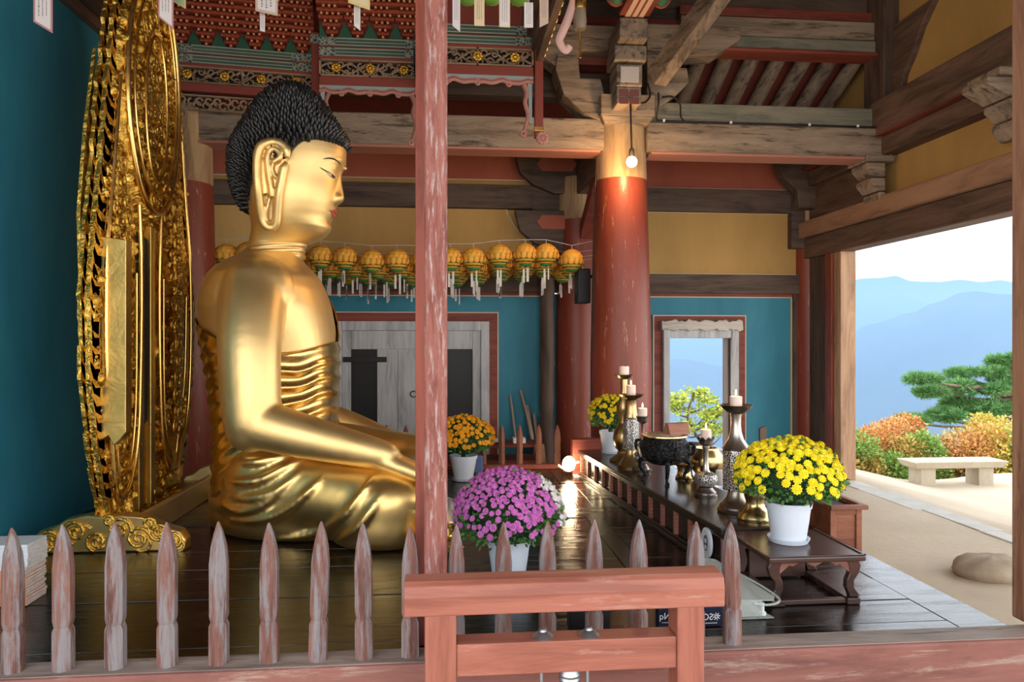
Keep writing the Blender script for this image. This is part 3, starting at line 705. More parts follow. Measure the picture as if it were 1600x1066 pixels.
for py0, py1, bulge in ((325.5, 331.6, 0), (332.2, 340, 0)):
    g_ = []
    for i in range(7):
        py = lerp(py0, py1, i / 6)
        for k in range(25):
            u = (k - 12) / 12; hw = .098 * (1 - .08 * abs(i - 3))
            mid = 331.9 + 2.0 * u * u * 0
            pyy = lerp(py, 331.9 - 1.5 * abs(u) ** 2, abs(u) ** 2.2)
            y = u * hw; lo, hi = -1.2, 1.2
            for _ in range(22):
                a = (lo + hi) / 2
                if head_pt(pyy, a).y - BY < y: lo = a
                else: hi = a
            g_.append(head_pt(pyy, (lo + hi) / 2) + Vector((.004 + .004 * (1 - abs(u)), 0, 0)))
    m.add(g_, [(i * 25 + k, i * 25 + k + 1, (i + 1) * 25 + k + 1, (i + 1) * 25 + k) for i in range(6) for k in range(24)])
m.build('lips', M_LIP, statue, 60)
m = MB(); u_ = head_pt(262, 0); m.ball(u_ + Vector((.008, 0, 0.012)), .016, 14, 10); m.build('urna', G_SKIN, statue, 60)

# --- long-lobed ears
def earp(px, py, off): return onY(px, py, BY - .335 - off)
def ear_shapes(m, flip):
    def e(pts, off=0.0, bend=True):
        out = []
        for x, y in pts:
            p = onY(x, y, BY - .335)
            dy = interp([(220, .040), (250, .050), (300, .030), (358, -.055)], y) + (.025 if x < 418 else .0) * interp([(220, 1), (300, 1), (340, .2)], y) + off
            p = Vector((p.x, BY - .335 - dy, p.z)); out.append(mirror(p) if flip else p)
        return out
    rim = spline(e([(452, 250), (449, 236), (440, 227), (426, 224.5), (413, 231), (407, 245), (405.5, 267), (406, 294), (406.5, 321), (407.5, 339), (412, 350), (421, 354), (429, 348.5), (432.5, 330), (436.5, 306), (441, 287), (445, 268), (450, 256)]), 6)
    m.tube(rim, [max(.010, min(.030, .012 + .004 * min(i, len(rim) - 1 - i))) for i in range(len(rim))], 10)
    anti = spline(e([(430, 256), (439, 250), (440, 242), (432, 236), (424, 238), (420.5, 250), (421.5, 270), (425, 294), (425, 308)], .0), 6)
    m.tube(anti, .020, 10)
    trag = spline(e([(430, 256), (428, 266), (431, 276), (436, 280), (440, 272)], .004), 6); m.tube(trag, .012, 8)
    for loop in ([(450, 250), (446, 236), (436, 229), (424, 229), (413, 238), (409, 258), (409, 300), (412, 306), (428, 300), (438, 288), (445, 268)],):
        q = e(loop, -.016); q2 = e(loop, -.06); n = len(q); o = len(m.v)
        m.v += q + q2; m.f += [tuple(o + i for i in range(n)), tuple(o + n + i for i in reversed(range(n)))] + [(o + i, o + (i + 1) % n, o + n + (i + 1) % n, o + n + i) for i in range(n)]
    inner = spline(e([(424, 296), (421, 312), (417, 327), (415, 341), (419, 346.5), (425, 341), (427.5, 322), (428, 303)], -.004), 6, True); m.tube(inner, .011, 8, True)
    pad = e([(410, 300), (409, 340), (420, 351), (430, 344), (435, 318), (437, 300)], -.034); pad2 = e([(410, 300), (409, 340), (420, 351), (430, 344), (435, 318), (437, 300)], -.06); n = len(pad); o = len(m.v)
    m.v += pad + pad2; m.f += [tuple(o + i for i in range(n)), tuple(o + n + i for i in reversed(range(n)))] + [(o + i, o + (i + 1) % n, o + n + (i + 1) % n, o + n + i) for i in range(n)]
for fl_ in (0, 1):
    m = MB(); ear_shapes(m, fl_); em = fuse(m, .0055, 5, .5, 'ear'); link('ear', mb_from(em).mesh('ear', statue.location), G_SKIN, statue, 80)

# --- hair: a cap with rows of small pointed curls
HAIR = [(137, 448, 468, .05), (141, 437, 477, .10), (147, 427, 486, .15), (156, 414, 497, .20), (168, 403, 508, .235), (182, 394, 518, .265), (197, 386, 527, .295), (214, 378, 537, .325), (232, 371.5, 541.5, .345), (250, 368, 541, .352), (268, 368, 538, .352), (286, 370.5, 533, .346), (304, 375, 530, .33), (320, 383, 528, .29), (333, 391, 520, .24)]
def hair_front(py):
    """angle from the front at which the hair starts on each row"""
    fx = interp([(225, 560), (229, 532), (230.5, 515), (233, 496), (238, 482), (244, 475), (252, 469), (260, 466), (265, 462.5), (267, 455), (270, 425), (290, 415), (310, 408), (334, 402)], py)
    b_, f_, hw = sinterp(HAIR, py); u = (fx - lerp(b_, f_, .44)) / ((f_ - b_) * .56 if fx > lerp(b_, f_, .44) else (f_ - b_) * .44)
    return 0.0 if u >= 1 else math.acos(max(-1, min(1, u)))
def HG(py): return interp([(190, .016), (236, .0)], py)
def hair_pt(py, a, grow=0.0):
    b_, f_, hw = sinterp(HAIR, py); P0, P1 = S(b_, py), S(f_, py); xm = lerp(P0.x, P1.x, .44); c, s = math.cos(a), math.sin(a)
    e = interp([(150, 2.0), (240, 2.25), (330, 2.15)], py); cc = math.copysign(abs(c) ** (2 / e), c); ss = math.copysign(abs(s) ** (2 / e), s)
    return Vector((xm + ((P1.x - xm if c > 0 else xm - P0.x) + grow - HG(py)) * cc, BY + (hw + grow - HG(py)) * ss, P0.z))
hp = [137 + 196 * i / 70 for i in range(71)]
m = MB(); g_ = []
for py in hp:
    a0 = hair_front(py)
    for k in range(81): g_.append(hair_pt(py, lerp(a0, 2 * PI - a0, k / 80)))
m.add(g_, [(i * 81 + k, i * 81 + k + 1, (i + 1) * 81 + k + 1, (i + 1) * 81 + k) for i in range(70) for k in range(80)])
m.add([hair_pt(137, 0) + Vector((0, 0, .012))] + [hair_pt(137, 2 * PI * k / 40) for k in range(40)], [(0, k + 1, (k + 1) % 40 + 1) for k in range(40)])
def curl(m, p, n, up, r, L):
    d = (n * .85 + up * R.uniform(.25, .7) + Vector((R.uniform(-.15, .15), R.uniform(-.15, .15), 0))).normalized(); a = d.orthogonal().normalized(); b_ = d.cross(a)
    rings = []
    for (rr, t) in ((1, -.3), (1.05, .15), (.85, .5), (.5, .8), (.15, .98)):
        rings.append([p + d * (L * t) + (a * math.cos(2 * PI * k / 7) + b_ * math.sin(2 * PI * k / 7)) * r * rr for k in range(7)])
    m.loft(rings)
row = 0; py = 139.0
while py < 333:
    b_, f_, hw = sinterp(HAIR, py); a0 = hair_front(py); circ = PI * ((f_ - b_) * .0047 / 2 + hw) * (1 - a0 / PI)
    cnt = max(6, int(circ / .034 / 4 + .5) * 4)
    for k in range(cnt):
        a = lerp(a0, 2 * PI - a0, (k + .5 * (row % 2) + .25) / (cnt + (.5 if a0 > 0 else 0))) + R.uniform(-.008, .008)
        q = hair_pt(py, a); dn = (hair_pt(py, a, .02) - q); slope = (hair_pt(py + 2, a) - hair_pt(py - 2, a)).normalized()
        tg = (hair_pt(py, a + .02) - hair_pt(py, a - .02)).normalized(); nn = tg.cross(slope)
        if nn.dot(dn) < 0: nn = -nn
        nn.normalize(); curl(m, q + nn * .002, nn, -slope, .0165, .052)
    row += 1; py += interp([(137, 2.6), (160, 4.4), (200, 5.2), (333, 5.4)], py)
M_HAIR, ht_, hb_ = base_mat('black_hair_paint', (0.012, 0.012, 0.013), 0.36, 0, 0.5)
m.build('hair', M_HAIR, statue, 50)
m = MB(); p = hair_pt(207, 0); m.ball(p + Vector((.012, 0, 0)), (.03, .05, .05), 16, 10); m.build('hair_jewel', G_SKIN, statue, 60)

# --- robe: wrapped torso cloth with draped folds, and the crossed legs below
rob = MB(); g_ = []; NR, NA = 90, 240
def robe_top(a):
    """top edge in pixel rows: low over the chest and right side, high over the left shoulder and back"""
    c, s = math.cos(a), math.sin(a)          # s<0: towards the camera (his right), c>0: front
    top = 550 + (-16 * c ** 3 if c > 0 else 54 * c) - (150 * max(0, s) ** 1.0)
    return max(top, 425)
for i in range(NR + 1):
    for k in range(NA):
        a = 2 * PI * k / NA; t = i / NR; top = robe_top(a); py = lerp(top, 772, t)
        b_, f_, hw = sinterp(TORSO, py); P0, P1 = S(b_, py), S(f_, py); mid = (P0.x + P1.x) / 2
        c, s = math.cos(a), math.sin(a); e = 2.3
        cc = math.copysign(abs(c) ** (2 / e), c); ss = math.copysign(abs(s) ** (2 / e), s)
        ph = (py - 545) / 23.0 + (1.1 * c * c if c > 0 else 1.9 * c) - .5 * s + .35 * noise.noise(Vector((c * 1.7, s * 1.7, py * .012)))
        f = abs(((ph % 1) + 1) % 1 - .5) * 2      # ridge profile
        fold = (f ** 1.8) * (.026 - .010 * c * c if c > 0 else .026 - .012 * min(1, -c * 1.6))
        gr = .010 + fold * min(1, t * 8 + .15) + (.012 if i == 0 else 0)
        rob.v.append(Vector((mid + ((P1.x - P0.x) / 2 + gr) * cc, BY + (hw + gr) * ss, P0.z)))
for i in range(NR):
    for k in range(NA):
        l = (k + 1) % NA; rob.f.append((i * NA + k, i * NA + l, (i + 1) * NA + l, (i + 1) * NA + k))
ro = rob.build('robe', G_ROBE, statue, 80)
lap = MB()
# knee masses, thighs, shins, base
kn = S(606, 796, 4.60); kn2 = Vector((kn.x + .02, 2 * BY - kn.y, kn.z))
for K, sg in ((kn, -1), (kn2, 1)):
    lap.loft([[Vector((K.x - .02 + math.cos(a) * r_, K.y + math.sin(a) * r_, z)) for a in [2 * PI * k / 32 for k in range(32)]] for z, r_ in ((0.0, .325), (.06, .345), (.14, .36), (.22, .355))])
    lap.ball((K.x, K.y, .255), (.345, .37, .252), 24, 16)
    hip = Vector((-1.16, BY + sg * .36, .36))
    for i in range(13):
        t = i / 12; c = hip.lerp(Vector((K.x, K.y, .27)), t)
        lap.ball((c.x, c.y, lerp(.33, .255, t)), (lerp(.34, .33, t), lerp(.36, .345, t), lerp(.35, .252, t)), 18, 12)
    ft = Vector((-.22, BY - sg * .25, .2))
    for i in range(9):
        t = i / 8; c = Vector((K.x + .02, K.y, .20)).lerp(ft, t); lap.ball(c, (lerp(.28, .2, t), .28, lerp(.20, .18, t)), 16, 10)
lap.ball((-.9, BY, .2), (.78, .80, .24), 24, 12)
lap.loft([elring(-1.62 + dx_, -.9, .50, z, 48, BY, 2.0) for z, dx_ in ((0.0, .0), (.1, -.01), (.3, .0), (.5, .01), (.66, .03))])
lap.loft([[Vector((-.92 + math.cos(a) * rx, BY + math.sin(a) * ry, z)) for a in [2 * PI * k / 48 for k in range(48)]] for z, rx, ry in ((.0, .74, .72), (.1, .76, .76))])
lm = fuse(lap, .022, 16, .5, 'lap')
lapm = mb_from(lm)
LT = BVHTree.FromPolygons([tuple(p) for p in lapm.v], lapm.f)
def on_lap(px, py, off=0):
    h = LT.ray_cast(ORG, ray(px, py).normalized())
    return h[0] if h[0] is not None else None
folds = [[(347, 742), (375, 752), (410, 748), (450, 728), (490, 708)], [(346, 786), (372, 797), (402, 792), (428, 775), (455, 748)], [(346, 768), (385, 778), (430, 768), (470, 738)],
         [(432, 842), (470, 837), (505, 826), (540, 803), (570, 765), (585, 742)], [(500, 852), (528, 846), (552, 830), (578, 800), (600, 765)], [(348, 712), (385, 722), (430, 716), (470, 702)],
         [(360, 812), (400, 812), (440, 800), (480, 770), (505, 745)]]
for fi, fo in enumerate(folds):
    q = [on_lap(*p) for p in fo]; q = [p for p in q if p is not None]
    if len(q) > 2:
        s_ = spline(q, 7); L = len(s_)
        lapm.tube([p + Vector((0, 0, -.004)) for p in s_], [.006 + .024 * math.sin(PI * (i + .5) / L) ** .7 for i in range(L)], 10)
lm2 = fuse(lapm, .013, 5, .5, 'robe_skirt')
sk = link('robe_skirt', mb_from(lm2).mesh('robe_skirt', statue.location), G_SKIRT, statue, 80)
# ------------------------------------------------------------------ gilded halo behind the statue
HX, HY = -2.10, 5.03
G_CARVE = gold_mat('carved_gold', (0.66, 0.37, 0.05), (0.86, 0.55, 0.12), 0.22, 0.36, 1.0, 22)
G_DARK = gold_mat('worn_dark_gold', (0.40, 0.27, 0.08), (0.62, 0.43, 0.14), 0.30, 0.5, 0.25, 8)
halo = thing('gilded_halo', (HX, HY, 0.0), 'tall carved gilded halo standing behind the golden statue', 'halo')
HW = [(.12, .50), (.3, .55), (.6, .64), (1.0, .71), (1.5, .73), (1.9, .67), (2.3, .60), (2.7, .53), (3.0, .48), (3.3, .42), (3.6, .35), (4.0, .24), (4.42, .02)]
def SD(v): return 1.2 if v > 0 else 1.0
def fbm(y, z): return noise.fractal(Vector((y * 13, z * 11, 2.2)), 0.6, 2.0, 5)
hc, hr_y, hr_z = 2.93, .42, .80             # head halo: centre height and radii
def relief(v, z):
    """carved depth at sideways offset v (-1..1 of the half width) and height z"""
    y = v * interp(HW, z); q = math.hypot(y / hr_y, (z - hc) / hr_z)
    h = .042 * fbm(y, z)
    if q < 1.06: return h * 1.1 + .03 + (.035 * math.exp(-((q - .99) / .045) ** 2))
    if abs(v) < .17 and z < 2.1: return -.02
    return h
m = MB(); ny_, nz_ = 70, 230; g_ = []
for i in range(nz_ + 1):
    z = lerp(.12, 4.42, i / nz_)
    for k in range(ny_ + 1):
        v = lerp(-1, 1, k / ny_); g_.append(Vector((HX + .05 + relief(v, z), HY + v * SD(v) * interp(HW, z), z)))
m.add(g_, [(i * (ny_ + 1) + k, i * (ny_ + 1) + k + 1, (i + 1) * (ny_ + 1) + k + 1, (i + 1) * (ny_ + 1) + k) for i in range(nz_) for k in range(ny_)])
o0 = len(m.v)
edge_f = [i * (ny_ + 1) for i in range(nz_ + 1)] + [i * (ny_ + 1) + ny_ for i in reversed(range(nz_ + 1))]
back = [Vector((HX - .02, m.v[i].y, m.v[i].z)) for i in edge_f]; n = len(edge_f); m.v += back
m.f += [(edge_f[i], edge_f[(i + 1) % n], o0 + (i + 1) % n, o0 + i) for i in range(n)] + [tuple(o0 + i for i in range(n))]
m.build('carved_panel', G_CARVE, halo, 70)
def hp_(y, z, off=.09): return Vector((HX + off, HY + y, z))
# rims: head oval, body ovals with their looped lower ends
m = MB()
ov = [hp_(hr_y * math.cos(a), hc + hr_z * math.sin(a), .12) for a in [2 * PI * i / 60 for i in range(60)]]
m.tube(ov, .020, 10, True)
ov = [hp_(hr_y * .82 * math.cos(a), hc + hr_z * .86 * math.sin(a), .13) for a in [2 * PI * i / 60 for i in range(60)]]; m.tube(ov, .010, 8, True)
ov = [hp_(hr_y * .42 * math.cos(a), hc - .1 + hr_z * .62 * math.sin(a), .13) for a in [2 * PI * i / 60 for i in range(60)]]; m.tube(ov, .011, 8, True)
m.build('head_halo_rim', G_ROBE, halo, 80)
m = MB()
for sg in (-1, 1):
    lp = spline([hp_(sg * .18, 2.15), hp_(sg * .15, 1.7), hp_(sg * .16, 1.1), hp_(sg * .20, .62), hp_(sg * .31, .36), hp_(sg * .43, .29), hp_(sg * .51, .38), hp_(sg * .57 * SD(sg), .7), hp_(sg * .63 * SD(sg), 1.2), hp_(sg * .62 * SD(sg), 1.8), hp_(sg * .54 * SD(sg), 2.3), hp_(sg * .45 * SD(sg), 2.9)], 8)
    m.tube(lp, .014, 8)
    lp = spline([hp_(sg * .22, 1.7), hp_(sg * .23, .9), hp_(sg * .30, .52), hp_(sg * .43, .42), hp_(sg * .48, .52), hp_(sg * .52 * SD(sg), 1.0), hp_(sg * .55 * SD(sg), 1.6)], 8)
    m.tube(lp, .009, 8)
m.build('body_halo_rim', G_ROBE, halo, 80)
# scrolls inside the body rings
def spiral(c, r, turns, axis='YZ', a0=0.0, sg=1, n=26):
    out = []
    for i in range(n):
        t = i / (n - 1); a = a0 + sg * t * turns * 2 * PI; rr = r * (1 - .85 * t)
        out.append((c[0] + rr * math.cos(a), c[1] + rr * math.sin(a)))
    return out
for sg in (-1, 1):
    z = .62; m = MB()
    while z < 2.4:
        cy = sg * interp([(.6, .43), (1.2, .47), (2.4, .42)], z) * (1.1 if sg > 0 else 1)
        for q in (spiral((cy, z), .085, 1.6, a0=R.uniform(0, 6), sg=R.choice((-1, 1))), spiral((cy + sg * .05, z + .07), .055, 1.3, a0=R.uniform(0, 6))):
            m.tube([hp_(a, b_, .085) for a, b_ in q], .013, 6)
        for _ in range(3):
            yy_ = sg * R.uniform(.24, .62); m.tube([hp_(a, b_, .08) for a, b_ in spiral((yy_, z + R.uniform(0, .12)), R.uniform(.03, .06), 1.4, a0=R.uniform(0, 6), sg=R.choice((-1, 1)))], .010, 5)
        z += .125
    m.build('scrollwork', G_CARVE, halo, 80)
m = MB()
for kk in range(80):
    a = R.uniform(0, 2 * PI); q_ = R.uniform(.1, .95)
    m.tube([hp_(a_, b_, .115) for a_, b_ in spiral((hr_y * q_ * math.cos(a), hc + hr_z * q_ * math.sin(a)), R.uniform(.03, .08), 1.5, a0=R.uniform(0, 6))], .013, 6)
m.build('scrollwork', G_CARVE, halo, 80)
# plain centre board; its slot is a black plate painted as shade
m = MB(); m.span((HX + .03, HY - .13, .14), (HX + .07, HY - .05, 2.0)); m.build('plain_board', G_DARK, halo, None, .006)
m = MB(); m.span((HX + .03, HY + .055, .14), (HX + .07, HY + .13, 2.05)); m.build('plain_board', G_DARK, halo, None, .006)
m = MB(); sl = [(-.16, .66), (.0, .72), (.035, 1.2), (.03, 1.7), (.0, 1.95), (-.16, 1.98)]
m.prism([(HY + a, b_) for a, b_ in sl], HX + .06, HX + .066, 'YZ'); m.build('painted_dark_slot', M_BLACK, halo)
m = MB(); m.prism([(-2.06, .66), (-2.0, .70), (-1.97, .64), (-1.93, .68), (-1.90, .72), (-1.90, 1.86), (-2.06, 1.88)], 4.40, 4.48); m.build('side_post', G_DARK, halo, None, .004)
# flame-shaped points along the edge
m = MB()
for sg in (-1, 1):
    z = .25
    while z < 4.2:
        y0 = interp(HW, z) * SD(sg); y1 = interp(HW, z + .16) * SD(sg); L = R.uniform(.03, .075)
        for xo in (.0, .05):
            q = [(y0 - .06, z - .05), (y0 + .015, z - .02), (y0 + L * .8, z + .06), (y1 + L * .6, z + .17), (y1 - .01, z + .12), (y1 - .08, z + .12)]
            m.prism([(HY + sg * a, b_) for a, b_ in q], HX + xo - .01, HX + xo + .012, 'YZ')
        z += R.uniform(.085, .12)
m.build('flame_edge', G_CARVE, halo, 30)
m = MB()      # separate tall flame tongue at the near side
m.prism([(HY + a, b_) for a, b_ in [(-.66, 1.5), (-.69, 2.0), (-.62, 2.5), (-.50, 3.04), (-.55, 2.6), (-.60, 2.2), (-.60, 1.7)]], HX - .05, HX - .03, 'YZ'); m.build('flame_tongue', G_CARVE, halo, 30)
# gilded plinth of the halo
def cloud_board(m, x0_, x1_, yf, yb, h):
    q = [(0, 0), (0, .35), (.07, .62), (.16, .70), (.23, .90), (.36, 1.0), (.50, .93), (.58, .98), (.72, .93), (.82, .72), (.88, .62), (.96, .52), (1, .28), (1, 0)]
    m.prism([(lerp(x0_, x1_, a), b_ * h) for a, b_ in q], yf, yb)
pl = thing('halo_plinth', (-2.0, 5.2, 0), 'low gilded plinth with cloud carved end boards under the halo', 'plinth')
m = MB(); cloud_board(m, -2.46, -1.57, 4.43, 4.53, .225); m.build('end_board', G_SKIRT, pl, 40, .01)
m = MB()
for cx, cz, r_ in ((-2.36, .08, .07), (-2.22, .13, .075), (-2.10, .07, .06), (-1.97, .14, .07), (-1.86, .08, .07), (-1.74, .12, .06), (-1.66, .06, .05), (-2.40, .05, .04), (-2.03, .19, .035), (-1.80, .17, .04)):
    m.tube([(a + .02, 4.427, b_) for a, b_ in spiral((cx, cz), r_, 1.7, a0=R.uniform(0, 6), sg=R.choice((-1, 1)))], .011, 6)
    m.tube([(a + .02, 4.428, b_) for a, b_ in spiral((cx + .03, cz - .02), r_ * .9, .8, a0=R.uniform(0, 6))], .009, 6)
m.build('cloud_carving', G_CARVE, pl, 80)
m = MB(); cloud_board(m, -2.2, -1.50, 6.06, 6.16, .24); m.build('end_board', G_SKIN, pl, 40, .01)
m = MB(); m.span((-2.32, 4.54, 0), (-1.95, 6.05, .115)); m.build('base_box', G_DARK, pl, None, .006)
m = MB(); m.span((-1.945, 4.54, 0), (-1.90, 6.05, .17)); m.build('side_board', G_SKIN, pl, None, .006)

# ------------------------------------------------------------------ carved canopy over the statue
cn = thing('carved_canopy', (-.9, 6.3, 3.4), 'red and green carved canopy hanging over the statue', 'canopy')
W_PATT, tt_, bb_ = base_mat('patterned_green', (0.1, 0.12, 0.1), 0.7)
v_ = coords(tt_, (1, 1, 1), False); wv = N(tt_, 'ShaderNodeTexVoronoi', feature='DISTANCE_TO_EDGE'); wv.inputs['Scale'].default_value = 34; tt_.links.new(v_, wv.inputs['Vector'])
tt_.links.new(ramp(tt_, wv.outputs['Distance'], [(.05, (0.32, 0.30, 0.24)), (.16, (0.03, 0.075, 0.065))]), bb_.inputs['Base Color'])
M_GBAND = paint('band_green', (0.045, 0.085, 0.058), (0.085, 0.135, 0.09), 0.7, 3); M_LINE = plain('grey_line', (0.32, 0.33, 0.28), 0.7); M_CRED = plain('canopy_red', (0.23, 0.042, 0.026), 0.6)
M_LATT = wood('carved_brown', (0.24, 0.15, 0.09), (0.36, 0.24, 0.15), 'X', 0.75); M_PINK = plain('dusty_pink', (0.46, 0.20, 0.16), 0.7); M_GREY = plain('bluish_grey', (0.30, 0.36, 0.36), 0.7)
M_BRACK = plain('bracket_red', (0.31, 0.055, 0.022), 0.7); M_DOT = plain('cream_dot', (0.72, 0.50, 0.27), 0.6); M_DKGRN = plain('dark_green', (0.02, 0.09, 0.045), 0.7)
ZT = 3.917
def canopy_side(x0_, x1_, y0, y1, dots=True, cut=None):
    """one side from (x0,y0) to (x1,y1): two green bands, openwork panel, red rail"""
    A = Vector((x0_, y0, 0)); B = Vector((x1_, y1, 0)); D = (B - A); L = D.length; D.normalize(); Nn = Vector((D.y, -D.x, 0))   # towards the viewer
    def P(s, z, o=0.0): p = A + D * s + Nn * o; return Vector((p.x, p.y, z))
    def slab(m, s0, s1, z0, z1, o0, o1):
        m.loft([[P(s0, z0, o0), P(s0, z0, o1), P(s0, z1, o1), P(s0, z1, o0)], [P(s1, z0, o0), P(s1, z0, o1), P(s1, z1, o1), P(s1, z1, o0)]])
    for z0, z1 in ((ZT - .075, ZT), (ZT - .165, ZT - .09)):
        m = MB(); slab(m, .16 * L, .84 * L, z0, z1, -.03, .03); m.build('green_band', M_GBAND, cn)
        m = MB(); slab(m, .16 * L, .84 * L, z0 + .003, z0 + .012, .03, .034); slab(m, .16 * L, .84 * L, z1 - .012, z1 - .003, .03, .034); slab(m, .16 * L, .84 * L, (z0 + z1) / 2 - .003, (z0 + z1) / 2 + .003, .03, .033); m.build('band_line', M_LINE, cn)
        for e0, e1 in ((0, .16 * L), (.84 * L, L)): m = MB(); slab(m, e0, e1, z0, z1, -.03, .032); m.build('patterned_end', W_PATT, cn)
    m = MB(); slab(m, 0, L, ZT - .09, ZT - .075, -.03, .022); slab(m, 0, L, ZT - .19, ZT - .165, -.03, .035); slab(m, 0, L, 3.50, 3.575, -.03, .03); m.build('red_rail', M_CRED, cn, None, .004)
    # openwork between
    zl, zh = 3.578, ZT - .19
    m = MB(); slab(m, 0, L, zl, zl + .014, -.02, .03); slab(m, 0, L, zh - .014, zh, -.02, .03)
    for s in (0, .5 * L - .01, L - .014): slab(m, s, s + .014, zl, zh, -.02, .03)
    wv_ = [P(L * i / 60, (zl + zh) / 2 + .042 * math.sin(i / 60 * L / .17 * PI), .01) for i in range(61)]; m.tube(wv_, .009, 5)
    wv_ = [P(L * i / 60, (zl + zh) / 2 - .042 * math.sin(i / 60 * L / .17 * PI), .0) for i in range(61)]; m.tube(wv_, .009, 5)
    s = .06
    while s < L - .05:
        for q in (spiral((s, zl + .04), .034, 1.2, a0=R.uniform(0, 6)), spiral((s + .04, zh - .045), .034, 1.2, a0=R.uniform(0, 6), sg=-1)): m.tube([P(a, b_, .012) for a, b_ in q[:18]], .008, 5)
        s += .085
    m.build('openwork_panel', M_LATT, cn)
    m = MB(); slab(m, 0, L, zl, zh, -.06, -.05); m.build('black_void_backing', M_BLACK, cn)  # black sheet painted as the shaded void behind the openwork
    nr = max(2, int(L / .26))
    for j in range(nr):
        c = (j + .5) * L / nr; m = MB()
        for k in range(9):
            a = 2 * PI * k / 9; m.ball(P(c + .03 * math.cos(a), (zl + zh) / 2 + .03 * math.sin(a), .03), .017, 8, 6)
        m.ball(P(c, (zl + zh) / 2, .04), .02, 8, 6); m.build('gold_rosette', G_CARVE, cn, 60)
    return P, L, slab
def bracket_mass(P, L, rows, step=.2, tilt=.9):
    nC = max(1, round(L / step)); stp = L / nC
    for j in range(nC):
        m = MB(); d = MB(); c = (j + .5) * stp
        for r_ in range(rows):
            z = ZT + .022 + r_ * .046; o = .02 + r_ * .046 * tilt; k = min(r_ + 1, 4)
            if r_ >= 4: k = 4 if r_ % 2 else 3
            for i in range(k):
                s = c + (i - (k - 1) / 2) * .048
                m.beam(P(s, z, o - .09), P(s, z, o), .026, .034); d.ball(P(s, z - .004, o + .004), .0095, 7, 5)
            hw = min(.024 + r_ * .026, stp / 2); m.beam(P(c - hw, z - .02, o - .055), P(c + hw, z - .02, o - .055), .05, .028)
        bc = m.build('bracket_cluster', M_BRACK, cn); tag(d.build('bracket_tips', M_DOT, bc, 60), kind='stuff')
    for j in range(nC + 1):
        c = j * stp; hw = .07; g2 = MB()
        g2.add([P(max(0, c - hw), ZT, .0), P(min(L, c + hw), ZT, .0), P(c, ZT + .14, .02), P(max(0, c - hw), ZT, -.03), P(min(L, c + hw), ZT, -.03), P(c, ZT + .14, -.03)], [(0, 1, 2), (5, 4, 3), (0, 2, 5, 3), (2, 1, 4, 5), (0, 3, 4, 1)])
        g2.build('green_triangle', M_DKGRN, cn)
    bk = MB(); bk.loft([[P(0, ZT, -.10), P(0, ZT + rows * .046, rows * .046 * tilt - .10), P(0, ZT + rows * .046, rows * .046 * tilt - .13), P(0, ZT, -.13)], [P(L, ZT, -.10), P(L, ZT + rows * .046, rows * .046 * tilt - .10), P(L, ZT + rows * .046, rows * .046 * tilt - .13), P(L, ZT, -.13)]]); bk.build('backing_board', M_CRED, cn)
PA, LA, slA = canopy_side(-2.48, -1.24, 6.60, 6.76); bracket_mass(PA, LA, 15)
PB, LB, slB = canopy_side(-1.12, -.24, 6.36, 6.36); bracket_mass(PB, LB, 13)
PC, LC, slC = canopy_side(-.22, .72, 6.0, 6.0)
m = MB(); slC(m, 0, LC, ZT, ZT + .8, -.06, -.02); m.build('plain_red_board', M_CRED, cn)
P2, L2, sl2 = canopy_side(-.23, -.23, 6.0, 6.33)   # short return
def canopy_post(x, y, z0, z1, gold=True):
    m = MB(); m.span((x - .035, y - .035, z0), (x + .035, y + .035, z1)); m.build('corner_post', M_CRED, cn, None, .004)
    m = MB(); m.span((x - .045, y - .045, z1 - .1), (x + .045, y + .045, z1 - .02)); m.build('patterned_block', W_PATT, cn, None, .004)
    m = MB(); m.span((x - .04, y - .04, z0 + .05), (x + .04, y + .04, z0 + .09)); m.build('gold_ring', G_ROBE, cn, None, .004)
canopy_post(-1.18, 6.52, 3.2, 4.02); canopy_post(-.24, 6.16, 3.0, 3.98); canopy_post(.765, 5.98, 2.98, 4.05)
